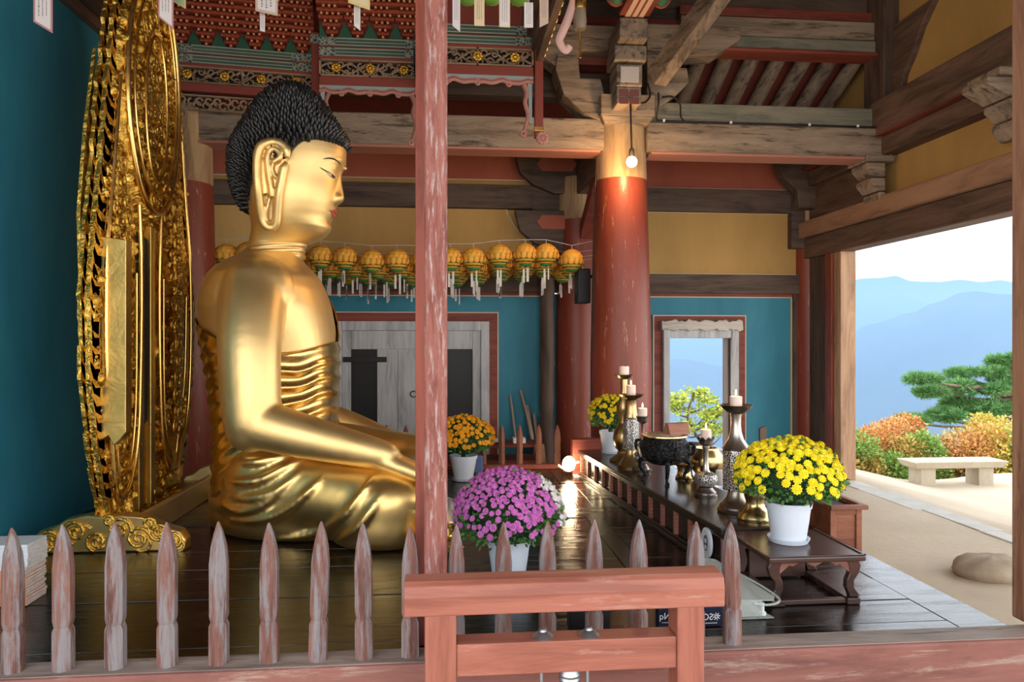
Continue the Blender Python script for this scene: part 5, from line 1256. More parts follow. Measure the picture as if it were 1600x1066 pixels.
# black incense burner
c = on_altar(1038, 752); bn = thing('incense_burner', (c.x, c.y, ZA), 'black carved three-legged incense burner with a brass rim', 'incense burner')
zo = ZA + .125
m = MB(); m.lathe([(.001, 0), (.09, .002), (.15, .03), (.183, .075), (.19, .11), (.182, .145), (.16, .165), (.150, .18), (.152, .20), (.14, .20), (.13, .17), (.001, .165)], (c.x, c.y, zo), 48)
M_BURN, tb_, bb2 = base_mat('black_cast_iron', (0.018, 0.018, 0.022), 0.38, 0.6); v_ = coords(tb_, (1, 1, 1), False); vv = N(tb_, 'ShaderNodeTexNoise'); vv.inputs['Scale'].default_value = 26; vv.inputs['Distortion'].default_value = 2.5; tb_.links.new(v_, vv.inputs['Vector']); bump(tb_, bb2, vv.outputs['Fac'], 1.0, .03)
bwl = m.build('bowl', M_BURN, bn, 50)
m = MB(); m.lathe([(.120, .192), (.158, .195), (.168, .203), (.166, .212), (.15, .214), (.118, .206)], (c.x, c.y, zo), 48, 1, 1); m.lathe([(.001, .20), (.125, .20), (.125, .203), (.001, .203)], (c.x, c.y, zo), 40); m.build('brass_rim', BR_G, bn, 40)
for k, an in enumerate((-1.75, -.1, 2.6)):
    d = Vector((math.cos(an), math.sin(an), 0)); q = [c + d * r + Vector((0, 0, z)) for r, z in ((.13, .16), (.175, .14), (.175, .09), (.145, .05), (.15, .02), (.168, .008))]
    m = MB(); m.tube(spline(q, 6), lambda t: lerp(.022, .009, min(1, t * 1.3)) + (.008 if t > .9 else 0), 10); m.build('leg', M_BURN, bn, 60)
for an in (-.6, 2.5):
    d = Vector((math.cos(an), math.sin(an), 0)); m = MB(); m.tube(spline([c + d * r + Vector((0, 0, .125 + z)) for r, z in ((.175, .07), (.215, .10), (.215, .15), (.18, .16))], 6), .011, 8); m.build('handle', M_BURN, bn, 60)
m = MB()
for k in range(9):
    an = k * 2 * PI / 9
    for tt in (0, 1):
        q = [(.188 * math.cos(an + a), .188 * math.sin(an + a), z) for a, z in spiral((0, .095 + .02 * tt), .05 - .02 * tt, 1.4, a0=k)]
        m.tube([Vector((c.x + x, c.y + y, zo + z)) for x, y, z in q], .006, 5)
m.build('raised_pattern', M_BURN, bwl, 70)
# wooden roof-shaped block lying across the rim
e = Vector((c.x + .085, c.y - .02, zo + .2155)); an = .25
m = MB(); dx, dy = math.cos(an), math.sin(an); 
def BK(u, v, z): return Vector((e.x + dx * u - dy * v, e.y + dy * u + dx * v, e.z + z))
m.loft([[BK(u, -.05, 0), BK(u, .05, 0), BK(u, .02, .082), BK(u, -.02, .082)] for u in (-.085, .085)])
tag(m.build('wooden_block', wood('reddish_block', (0.28, 0.11, 0.07), (0.36, 0.16, 0.10), 'X', 0.5), None, None, .004), 'reddish wooden wedge block lying on the rim of the incense burner', 'block')
# brass vessels
def vessel(name, px, label, cat, prof, mt, n=36, part='body'):
    p = on_altar(*px); m = MB(); m.lathe(prof, (p.x, p.y, ZA + .001), n); return tag(m.build(name, mt, None, 40, 0, (p.x, p.y, ZA)), label, cat)
vessel('brass_pot', (1070, 748), 'small waisted brass pot between the burner and the short candlestick', 'pot', [(.001, 0), (.068, 0), (.07, .008), (.055, .03), (.052, .06), (.058, .09), (.075, .10), (.078, .11), (.07, .112), (.06, .09), (.001, .085)], BR_G)
vessel('brass_urn', (1104, 746), 'round brass urn behind the short silver candlestick', 'urn', [(.001, 0), (.07, 0), (.075, .02), (.115, .07), (.128, .12), (.12, .17), (.095, .20), (.09, .22), (.08, .22), (.07, .19), (.001, .18)], BR_G)
vessel('brass_vase', (1180, 812), 'brass vase with a flared foot between the tall candlestick and the front flower pot', 'vase', [(.001, 0), (.098, 0), (.1, .012), (.095, .02), (.092, .035), (.07, .055), (.055, .075), (.05, .10), (.06, .13), (.07, .18), (.06, .22), (.04, .26), (.045, .28), (.038, .28), (.001, .26)], BR_G)
vessel('dark_bowl', (1082, 729), 'dark bowl behind the incense burner and the brass urn', 'bowl', [(.001, 0), (.07, 0), (.08, .06), (.12, .15), (.14, .18), (.13, .18), (.10, .12), (.001, .08)], BR_D)
p = on_altar(1130, 758)
m = MB(); m.lathe([(.001, 0), (.05, 0), (.052, .09), (.048, .10), (.001, .10)], (p.x, p.y, ZA + .001), 24); tag(m.build('white_jar', M_WHITE, None, 40), 'white jar half hidden between the urn and the tall candlestick', 'jar')
p = onZ(1197, 704, 0.25); m = MB(); m.loft([[(p.x - .05, p.y, GZ - .02), (p.x + .03, p.y, GZ - .02), (p.x + .03, p.y + .03, GZ - .02), (p.x - .05, p.y + .03, GZ - .02)], [(p.x - .06, p.y, ZA + .20), (p.x + .005, p.y, ZA + .23), (p.x + .005, p.y + .03, ZA + .23), (p.x - .06, p.y + .03, ZA + .20)]])
tag(m.build('dark_upright', W_DARK_Z, None, None, .004), 'dark wooden upright behind the tall candlestick against the teal wall', 'stand')
p = on_altar(918, 699); m = MB(); m.lathe([(.001, 0), (.011, 0), (.011, .075), (.008, .078), (.008, .10), (.001, .102)], (p.x, p.y, ZA + .001), 12); tag(m.build('blue_lighter', plain('blue_plastic', (0.05, 0.12, 0.28), .4), None, 40), 'small blue lighter standing at the far end of the altar', 'lighter')
# small dark stand at the far end of the altar
m = MB(); p = onY(915, 690, 6.62); m.span((1.16, 6.56, 0.002), (1.62, 6.68, .34)); tag(m.build('low_stand', W_RED_X, None, None, .006), 'reddish low stand at the far end of the altar', 'stand')
# floor spotlight at the far end of the altar
sp = thing('floor_spotlight', (1.0, 6.47, 0), 'small glowing floor spotlight at the far end of the altar', 'lamp')
p = onY(889, 725, 6.47)
m = MB(); m.ball((p.x, 6.47, p.z), (.06, .06, .07), 16, 10); m.build('bulb', glow('spot_glow', (1.0, 0.80, 0.48), 30), sp, 60)
m = MB(); m.beam((p.x + .10, 6.5, .003), (p.x + .10, 6.5, .17), .03, .03); m.tube([(p.x + .10, 6.5, .14), (p.x + .03, 6.48, p.z)], .012, 8); m.span((p.x + .05, 6.45, .002), (p.x + .15, 6.56, .015)); m.build('stand', plain('lamp_stand', (0.55, 0.52, 0.5), .4), sp)
m = MB(); m.tube([(p.x - .11, 6.44, p.z - .005), (p.x - .03, 6.45, p.z - .06)], .012, 8); m.build('reflector_edge', plain('pale_reflector', (0.75, 0.65, 0.5), .3), sp)
l = bpy.data.lights.new('spot_lamp', 'POINT'); l.energy = 3.0; l.color = (1, .72, .42); l.shadow_soft_size = .04; lo = bpy.data.objects.new('spot_lamp', l); COL.objects.link(lo); lo.parent = sp; lo.location = Vector((p.x, 6.40, p.z + .01)) - sp.location

# hanging bulb with its cord in front of the thick column
hb = onY(987, 253, 6.42); lp = thing('hanging_bulb', (hb.x, 6.42, hb.z + .6), 'lit bulb hanging by a black cord in front of the thick column', 'lamp')
m = MB(); m.ball((hb.x, 6.42, hb.z), .05, 20, 14); m.build('bulb', glow('bulb_glow', (1.0, 0.62, 0.24), 26), lp, 60)
m = MB(); m.lathe([(.001, 0), (.024, 0), (.026, .05), (.02, .075), (.001, .08)], (hb.x, 6.42, hb.z + .047), 16); m.build('socket', M_BLACK, lp, 40)
cz = onY(985, 172, 6.42).z
m = MB(); m.tube(spline([(hb.x, 6.42, hb.z + .12), (hb.x - .01, 6.42, cz), (hb.x + .0, 6.44, cz + .08), (hb.x + .06, 6.5, cz + .10), (hb.x + .16, 6.55, cz + .12), (hb.x + .22, 6.58, cz + .2), (hb.x + .2, 6.6, cz + .32)], 8), .009, 8); m.build('cord', M_BLACK, lp, 60)
l = bpy.data.lights.new('bulb_lamp', 'POINT'); l.energy = 26; l.color = (1, .60, .26); l.shadow_soft_size = .05; lo = bpy.data.objects.new('bulb_lamp', l); COL.objects.link(lo); lo.parent = lp; lo.location = Vector((hb.x - .02, 6.36, hb.z - .02)) - lp.location
# black cable clipped along the beams
cbl = thing('cable', (2.4, 6.72, 3.4), 'black cable clipped along the seam of the right weathered beams', 'cable')
m = MB(); m.tube(spline([(1.99, 6.60, 3.62), (1.99, 6.60, 3.50), (2.0, 6.69, 3.40), (2.10, 6.725, 3.392), (2.6, 6.73, 3.392), (3.4, 6.73, 3.392), (4.1, 6.73, 3.39), (4.30, 6.73, 3.388)], 8), .009, 6); m.tube(spline([(2.05, 6.66, 3.60), (2.16, 6.70, 3.62), (2.24, 6.72, 3.56), (2.25, 6.725, 3.44), (2.29, 6.73, 3.395)], 8), .009, 6); m.build('wire', M_BLACK, cbl, 60)
for x_ in (2.08, 2.75, 3.55, 4.05, 4.27): m = MB(); m.box((x_, 6.722, 3.394), (.02, .02, .022)); m.build('clip', M_WHITE, cbl)
m = MB(); p0 = onY(924, 270, 6.6); 
m.tube(spline([(1.70 - r_ - .006, 6.85, z_) for r_, z_ in ((.257, 2.85), (.272, 2.4), (.285, 1.9), (.295, 1.4), (.302, .9), (.301, .45))], 6), .007, 6); q_ = tag(m.build('cable', M_BLACK, None, 60), 'thin black cable running down the left side of the thick column', 'cable')
m = MB(); a, b_ = onY(902, 420, 7.2), onY(922, 474, 7.2); m.span((a.x, 7.16, b_.z), (b_.x, 7.38, a.z)); tag(m.build('loudspeaker', M_BLACK, None, None, .01), 'black loudspeaker box hanging between the lanterns and the thick column', 'speaker')
m = MB(); m.beam((b_.x - .02, 7.22, a.z - .08), (1.60, 7.05, a.z - .08), .03, .03); m.build('bracket', M_BLACK, bpy.data.objects['loudspeaker'])

# ------------------------------------------------------------------ lotus lanterns in four rows
M_LAN, tl2, bl2 = base_mat('lantern_paper', (0.75, 0.36, 0.05), 0.6); v_ = coords(tl2, (1, 1, .3)); tl2.links.new(ramp(tl2, noisetex(tl2, v_, 14, 4), [(.35, (0.66, 0.27, 0.03)), (.6, (0.80, 0.44, 0.08))]), bl2.inputs['Base Color'])
M_LAN = leafy('lantern_petals', [(0.60, 0.22, 0.02), (0.80, 0.45, 0.07), (0.70, 0.32, 0.04), (0.84, 0.50, 0.09)])
M_LEAF = plain('lantern_leaf', (0.045, 0.20, 0.05), .6); M_TAG = plain('paper_tag', (0.62, 0.58, 0.55), .8); M_WIRE = plain('grey_wire', (0.45, 0.45, 0.45), .5)
def make_lantern():
    t = thing('lotus_lantern', (0, 0, 0), 'x', 'lantern', 'yellow lotus lanterns')
    m = MB(); m.ball((0, 0, -.115), (.113, .113, .110), 20, 12)
    for ring, (zc, tilt, rr, cnt) in enumerate(((-.13, .15, .112, 14), (-.085, .35, .100, 14), (-.045, .7, .072, 12))):
        for k in range(cnt):
            an = 2 * PI * (k + .5 * ring) / cnt; d = Vector((math.cos(an), math.sin(an), 0)); sd = Vector((-d.y, d.x, 0))
            b_ = d * rr + Vector((0, 0, zc - .035)); mid = d * (rr * 1.06) + Vector((0, 0, zc)); tp = d * (rr * (1 - tilt * .55) + .006) + Vector((0, 0, zc + .046 - .012 * ring)); n_ = d * .010
            w_ = .025
            m.add([b_ - sd * w_ * .7, b_ + sd * w_ * .7, mid + sd * w_ + n_, tp + n_, mid - sd * w_ + n_, mid + n_ * 2], [(0, 1, 5), (1, 2, 5), (2, 3, 5), (3, 4, 5), (4, 0, 5)])
    m.build('globe', M_LAN, t, 70)
    m = MB()
    for ring, (z, r0, r1) in enumerate(((-.172, .085, .116), (-.20, .06, .098))):
        for k in range(12):
            an = 2 * PI * (k + .5 * ring) / 12; d = Vector((math.cos(an), math.sin(an), 0)); sd = Vector((-d.y, d.x, 0))
            m.add([d * r0 - sd * .03 + Vector((0, 0, z)), d * r0 + sd * .03 + Vector((0, 0, z)), d * r1 * 1.02 + sd * .018 + Vector((0, 0, z + .012)), d * (r1 + .012) + Vector((0, 0, z + .004)), d * r1 * 1.02 - sd * .018 + Vector((0, 0, z + .012))], [(0, 1, 2, 3, 4)])
    m.lathe([(.001, -.232), (.045, -.230), (.06, -.222), (.065, -.21), (.001, -.208)], (0, 0, 0), 20); m.build('leaf_ring', M_LEAF, t, 60)
    m = MB(); m.tube([(0, 0, -.02), (0, 0, .036)], .003, 5); m.build('hook', M_WIRE, t)
    return t
lan0 = make_lantern(); tagmesh = {}
def paper_tag(par, w_, h, x, z):
    m = MB(); m.span((x - w_ / 2, -.0015, z - h), (x + w_ / 2, .0015, z)); m.tube([(x, 0, z - .002), (x, 0, -.22)], .0012, 4); m.v = [p + par.location for p in m.v]; return m.build('tag', M_TAG, par)
xs_ = [onY(p, 400, 7.05).x for p in (353, 387, 420, 462, 503, 541, 581, 621, 661, 703, 738, 779, 819, 855, 895)]
ROWN = ('front row', 'second row', 'third row', 'rear row')
first = True
names = ('far left', 'first', 'second')
for r_, (Y, py) in enumerate(((7.05, 382), (7.42, 388), (7.80, 390), (8.15, 392))):
    zs = []
    for i, x_ in enumerate(xs_):
        px_sag = (14 * math.exp(-((i - 7) / 4.5) ** 2)) - (6 if i > 10 else 0)
        zf = onY(800, 380 + px_sag * .6, 7.05).z - (.04 if i == 14 else 0)
        z = zf - (0, .035, .05, .06)[r_] - R.uniform(0, .03); xx = x_ + (0, .03, .06, .1)[r_] + R.uniform(-.015, .015)
        if r_ > 0 and xx > 1.28: xx = 1.28 + R.uniform(-.02, .02)
        zs.append((xx, z + .03))
        if r_ == 3 and i > 12: continue
        o = lan0 if first else copy_tree(lan0); first = False
        o.location = (xx, Y, z); o.rotation_euler.z = R.uniform(0, 6)
        side = 'left of the slender post' if i < 9 else 'right of the slender post'
        k_ = i + 1 if i < 9 else i - 8
        o['label'] = 'yellow lotus lantern, %s in the %s from the %s' % (('1st', '2nd', '3rd', '4th', '5th', '6th', '7th', '8th', '9th', '10th', '11th', '12th', '13th', '14th', '15th')[i], ROWN[r_], 'left')
        o.rotation_euler.z = 0
        paper_tag(o, R.uniform(.012, .026), R.uniform(.10, .18), R.uniform(-.03, .03), -.23 - R.uniform(0, .04))
    m = MB(); zz_ = [(-2.24 if r_ == 0 else -3.26, zs[0][1])] + zs + [(1.47 if r_ == 0 else 1.66, zs[-1][1] + .05)]
    m.tube([(a, Y, b_ + .002) for a, b_ in zz_], .003, 5); tag(m.build('lantern_wire', M_WIRE), 'thin wire carrying the ' + ROWN[r_] + ' of lotus lanterns', 'wire')

# ------------------------------------------------------------------ prayer slips at the top of the photo
M_SLIP = {'white': plain('slip_white', (0.66, 0.60, 0.60), .8), 'pink': plain('slip_pink', (0.42, 0.20, 0.21), .8), 'cream': plain('slip_cream', (0.66, 0.52, 0.33), .8), 'yellow': plain('slip_yellow', (0.62, 0.50, 0.20), .8), 'green': plain('slip_green', (0.35, 0.46, 0.28), .8), 'tan': plain('slip_tan', (0.52, 0.38, 0.30), .8)}
M_INK2 = plain('grey_ink', (0.16, 0.15, 0.16), .8)
def slip(px0, px1, ytop, ybl, ybr, Y, border, face, label):
    a, b_ = onY(px0, ybl, Y), onY(px1, ybr, Y); zt2 = onY((px0 + px1) / 2, ytop, Y).z; cx = (a.x + b_.x) / 2
    t = thing('prayer_slip', (cx, Y, zt2), label, 'paper slip', 'prayer slips hanging at the top')
    q = [(a.x, zt2), (b_.x, zt2), (b_.x, b_.z), (a.x, a.z)]; m = MB(); m.prism(q, Y, Y + .003); m.build('border', M_SLIP[border], t)
    w_ = (b_.x - a.x); i_ = .10 * w_ if border != face else .001
    m = MB(); m.prism([(a.x + i_, zt2), (b_.x - i_, zt2), (b_.x - i_, lerp(b_.z, a.z, i_ / w_) + i_ * 1.2), (a.x + i_, lerp(a.z, b_.z, i_ / w_) + i_ * 1.2)], Y - .0012, Y - .0002); m.build('paper', M_SLIP[face], t)
    m = MB(); H = zt2 - max(a.z, b_.z)
    for col_ in range(3):
        xk = a.x + w_ * (.3 + .2 * col_); z = zt2 - .004
        while z > zt2 - H * .88:
            h = R.uniform(.5, 1) * w_ * .09; m.span((xk - w_ * .035, Y - .0022, z - h), (xk + w_ * R.uniform(.0, .035), Y - .0014, z)); z -= h + w_ * .05
    m.build('lettering', M_INK2, t)
    m = MB(); m.tube([(cx, Y + .002, zt2 - .002), (cx, Y + .002, 4.92)], .0018, 5); m.build('string', M_WIRE, t)
YSL = 4.3
slip(52, 82, -40, 34, 52, 3.7, 'pink', 'white', 'pink bordered white paper slip hanging at the far top left before the teal wall')
slip(247, 271, -40, 26, 46, 3.9, 'pink', 'white', 'pink bordered white slip hanging in front of the halo top')
slip(270, 290, -40, 2, 14, 4.0, 'yellow', 'green', 'pale green slip with yellow edge right of the halo top')
slip(399, 434, -40, 17, 25, YSL, 'tan', 'white', 'white slip with tan border above the statue head')
slip(406, 414, 20, 48, 50, YSL + .05, 'white', 'white', 'narrow white slip tail hanging below the tan bordered slip')
slip(544, 578, -40, 4, 16, YSL, 'yellow', 'cream', 'cream slip with yellow border left of the slender post')
slip(553, 563, 10, 40, 48, YSL + .05, 'white', 'white', 'narrow white slip tail below the yellow bordered slip')
slip(707, 719, -40, 40, 50, YSL, 'white', 'white', 'white slip with folded tail just right of the slender post')
slip(741, 757, -40, 40, 41, YSL, 'cream', 'cream', 'cream slip, second to the right of the slender post')
slip(780, 797, -40, 42, 43, YSL, 'cream', 'white', 'white slip with dark lettering and cream foot, middle of the right five')
slip(819, 833, 4, 43, 43, YSL, 'white', 'white', 'short tilted white slip, fourth to the right of the slender post')
slip(843, 857, -40, 43, 36, YSL, 'tan', 'tan', 'tan slip in front of the dark canopy rail')
for k, (pa, pb) in enumerate(((718, 742), (757, 780), (798, 826))):
    a, b_ = onY(pa, 4, YSL + .1), onY(pb, 4, YSL + .1); m = MB(); cx = (a.x + b_.x) / 2
    m.lathe([(.001, 0), (.03, .002), ((b_.x - a.x) * .5, .012), ((b_.x - a.x) * .56, .05), ((b_.x - a.x) * .5, .06), (.001, .05)], (cx, YSL + .12, a.z), 16, 1, 1, 8, .08)
    m.tube([(cx, YSL + .12, a.z + .05), (cx, YSL + .12, 4.92)], .002, 5)
    tag(m.build('green_lantern_leaf', plain('lime_leaf', (0.16, 0.36, 0.05), .6), None, 50), ('left', 'middle', 'right')[k] + ' bright green lantern leaf between the slips at the top', 'lantern')

# ------------------------------------------------------------------ far railing and clutter behind it
ff = thing('far_railing', (0, 7.0, 0), 'row of pointed dark pickets at the far edge of the hall floor', 'fence')
m = MB(); m.span((-1.9, 6.92, .002), (1.35, 7.02, .05)); m.build('sill_beam', W_RED_X, ff, None, .006)
for px in (604, 634, 727, 755, 784, 812, 842, 871):
    p = onY(px, 735, 6.97); m = MB(); picket(m, p.x, 6.97, .05, onY(px, 664, 6.97).z, .030, 0, .3); m.build('picket', wood('far_picket', (0.15, 0.06, 0.04), (0.24, 0.10, 0.07), 'Z', 0.6) if 'far_picket' not in bpy.data.materials else bpy.data.materials['far_picket'], ff, 35, 0, (p.x, 6.97, .05))
p = onY(911, 660, 6.97)
bn2 = thing('low_bench', (.75, 8.1, GZ), 'low wooden bench with papers behind the far railing', 'bench')
m = MB(); m.span((-.1, 7.75, -.08), (1.05, 8.2, -.05)); m.span((-.1, 7.75, .09), (1.05, 8.2, .12)); m.build('shelf', W_RED_X, bn2, None, .005)
for x_ in (-.08, .98):
    for y_ in (7.78, 8.14):
        m = MB(); m.span((x_, y_, GZ), (x_ + .05, y_ + .05, .09)); m.build('leg', W_RED_Z, bn2)
m = MB(); m.span((.15, 7.8, .122), (.5, 8.05, .145)); m.loft([[(.2, 7.82, .146), (.55, 7.8, .146), (.6, 8.0, .146), (.25, 8.05, .146)], [(.2, 7.82, .15), (.5, 7.8, .18), (.55, 8.0, .165), (.25, 8.05, .21)]]); tag(m.build('paper_pile', plain('paper', (0.5, 0.5, 0.52), .8), None), 'loose pile of pale papers on the low bench behind the far railing', 'papers')
m = MB(); m.span((.72, 7.85, .122), (.86, 7.98, .18)); tag(m.build('white_packet', M_WHITE, None, None, .006), 'small white packet on the low bench behind the railing', 'packet')
def leaning(pts, r, mt, label, nm='stick', cat='stick'):
    m = MB(); m.tube(pts, r, 8); return tag(m.build(nm, mt, None, 50), label, cat)
M_STK = plain('bare_stick', (0.33, 0.24, 0.18), .7)
leaning([onY(806, 690, 8.3), onY(800, 640, 8.4), onY(797, 618, 8.45)], .014, M_STK, 'thin bare stick leaning on the teal panel, left of the planks')
leaning([onY(832, 692, 8.22), onY(824, 650, 8.35), onY(813, 610, 8.45)], .018, M_STK, 'thicker stick leaning on the teal panel beside the planks')
m = MB(); m.beam(onY(834, 700, 8.2), onY(822, 634, 8.42), .05, .02, (0, 1, 0)); tag(m.build('plank', W_TAN_Z), 'narrow pale plank leaning against the teal panel', 'plank')
m = MB(); m.beam(onY(841, 698, 8.25), onY(834, 646, 8.40), .03, .015, (0, 1, 0)); tag(m.build('plank', W_TAN_Z), 'thin frame slat leaning near the gnarled post', 'plank')
m = MB(); p = onY(850, 725, 7.4); m.beam(p + Vector((0, 0, -.2)), p + Vector((-.03, .15, .18)), .1, .02, (0, 1, 0)); tag(m.build('plank', W_TAN_Z), 'short pale board standing behind the far railing near the dark column', 'plank')
m = MB(); p = onY(746, 722, 6.8); m.span((p.x - .06, 6.76, .003), (p.x + .05, 6.86, .17)); tag(m.build('blue_packet', plain('blue_cloth', (0.10, 0.16, 0.36), .7), None, None, .012), 'blue packet on the floor behind the orange flower pot', 'packet')

# ------------------------------------------------------------------ booklets stacked at the lower left
M_PAGE = wood('page_edges', (0.52, 0.50, 0.48), (0.62, 0.60, 0.57), 'X', 0.8, None, .6, 40, .3); M_COV = plain('orange_cover', (0.60, 0.25, 0.12), .6); M_COVW = plain('pale_cover', (0.62, 0.65, 0.70), .6)
cB = onZ(41, 948, 0); rr2 = random.Random(5)
def booklet(c, ang, z, L, W_, th, cover, lab, grp):
    t = thing('booklet', (c.x, c.y, z), lab, 'booklet', grp)
    u = Vector((math.cos(ang), math.sin(ang), 0)); v = Vector((-u.y, u.x, 0))
    def K(a, b_, h): return c + u * a + v * b_ + Vector((0, 0, h - c.z + z))
    def sl(m, a0, a1, b0, b1, h0, h1):
        bow = .004
        m.loft([[K(a, b0, h0), K(a, b1, h0), K(a, b1, h1), K(a, b0, h1)] for a in (a0, a1)])
    m = MB(); sl(m, -L + .002, -.001, .001, W_ - .002, .0012, th - .0012); m.build('pages', M_PAGE, t)
    m = MB(); sl(m, -L, 0, -.0006, W_, 0, .001); sl(m, -L, 0, -.0006, W_, th - .001, th); sl(m, -L, 0, -.0012, .0, 0, th); m.build('cover', cover, t)
words_ = ['lowest', 'second', 'third', 'fourth', 'fifth', 'sixth', 'seventh', 'eighth', 'ninth', 'tenth', 'eleventh', 'twelfth', 'thirteenth', 'fourteenth', 'fifteenth', 'sixteenth', 'seventeenth', 'eighteenth', 'nineteenth', 'twentieth', 'twenty-first', 'topmost']
z = .003
for i in range(22):
    th = .0128 + rr2.uniform(-.001, .001); c = cB + Vector((rr2.uniform(-.004, .004) + .006 * (i > 13), .002 * i * .0 + rr2.uniform(-.004, .004), 0))
    w_o = i < 13
    booklet(c, rr2.uniform(-.02, .02), z, .24, .17, th, M_COV if w_o else M_COVW, '%s booklet of the right stack at the lower left, %s spine' % (words_[i], 'orange' if w_o else 'white'), 'booklets in the right stack'); z += th + .0004
cC = onZ(17, 985, 0) ; z = .003
for i in range(13):
    th = .0150; c = Vector((-2.17, 3.05, 0)) + Vector((rr2.uniform(-.004, .004), rr2.uniform(-.004, .004), 0))
    booklet(c, rr2.uniform(-.02, .02), z, .24, .28, th, M_COVW, '%s booklet of the stack cut off by the left edge of the photo' % (words_[i] if i < 12 else 'topmost'), 'booklets in the left stack'); z += th + .0004

# ------------------------------------------------------------------ gold lotus stand with a clear dome, half hidden by the slender post
p = onZ(694, 864, 0)
ls = thing('lotus_stand', (p.x, p.y, 0), 'golden lotus stand with a clear dome half hidden by the slender post', 'stand')
m = MB(); m.lathe([(.001, 0), (.09, .0), (.115, .03), (.10, .045), (.07, .06), (.085, .08), (.08, .095), (.05, .11), (.045, .15), (.07, .17), (.001, .175)], (p.x, p.y, .003), 32, 1, 1, 12, .04); m.build('lotus_base', G_ROBE, ls, 50)
M_GLS, tg_, bg_ = base_mat('clear_dome', (0.9, 0.92, 0.95), 0.03); bg_.inputs['Transmission Weight'].default_value = .9; bg_.inputs['IOR'].default_value = 1.3
m = MB(); m.lathe([(.001, .18), (.06, .182), (.07, .22), (.068, .27), (.05, .315), (.001, .335)], (p.x, p.y, .003), 24); m.build('dome', M_GLS, ls, 60)
# ------------------------------------------------------------------ potted chrysanthemums
M_POT, tp_, bp_ = base_mat('white_plastic_pot', (0.62, 0.68, 0.78), 0.4); 
M_LEAFG = leafy('chrysanthemum_leaf', [(0.045, 0.13, 0.03), (0.09, 0.24, 0.055), (0.06, 0.17, 0.04), (0.14, 0.30, 0.08)])
def flower_mesh(name, rings, r, mt, mc=None):
    """a double chrysanthemum: rings of petals over a low dome, radius 1 unit = r"""
    m = MB()
    for k, (cnt, rr, z, ln, tilt) in enumerate(rings):
        for i in range(cnt):
            an = 2 * PI * (i + .5 * (k % 2)) / cnt; d = Vector((math.cos(an), math.sin(an), 0)); s = Vector((-d.y, d.x, 0)); w_ = ln * .36
            a = d * rr + Vector((0, 0, z)); b_ = a + (d * math.cos(tilt) + Vector((0, 0, math.sin(tilt)))) * ln
            mid = a.lerp(b_, .6) + Vector((0, 0, ln * .12))
            m.add([(a - s * w_ * .4) * r, (a + s * w_ * .4) * r, (mid + s * w_) * r, b_ * r, (mid - s * w_) * r], [(0, 1, 2, 4), (4, 2, 3)])
    m.lathe([(.62 * r, -.25 * r), (.7 * r, 0), (.45 * r, .28 * r), (.001, .34 * r)], (0, 0, 0), 8)
    me = m.mesh(name); me.materials.append(mt); me.shade_smooth(); me.set_sharp_from_angle(angle=1.0); return me
FR = [(11, .35, .05, .62, .05), (9, .28, .18, .50, .45), (7, .14, .28, .36, .95)]
def fmat(name, c1, c2):
    m, t, b = base_mat(name, c1, 0.55, 0, .2); oi = N(t, 'ShaderNodeObjectInfo'); g = N(t, 'ShaderNodeNewGeometry')
    mx = N(t, 'ShaderNodeMath', operation='FRACT'); ad = N(t, 'ShaderNodeMath', operation='ADD'); t.links.new(oi.outputs['Random'], ad.inputs[0]); t.links.new(g.outputs['Random Per Island'], ad.inputs[1]); t.links.new(ad.outputs[0], mx.inputs[0])
    t.links.new(ramp(t, mx.outputs[0], [(0, c1), (1, c2)]), b.inputs['Base Color']); return m
M_YEL = fmat('yellow_petal', (0.80, 0.62, 0.010), (0.90, 0.75, 0.03)); M_ORG = fmat('orange_petal', (0.70, 0.28, 0.008), (0.80, 0.40, 0.02)); M_PUR = fmat('purple_petal', (0.50, 0.10, 0.42), (0.68, 0.23, 0.58)); M_WHT = fmat('white_petal', (0.78, 0.72, 0.72), (0.85, 0.82, 0.82)); M_YEL2 = fmat('yellow_petal_small', (0.70, 0.52, 0.01), (0.82, 0.66, 0.03))
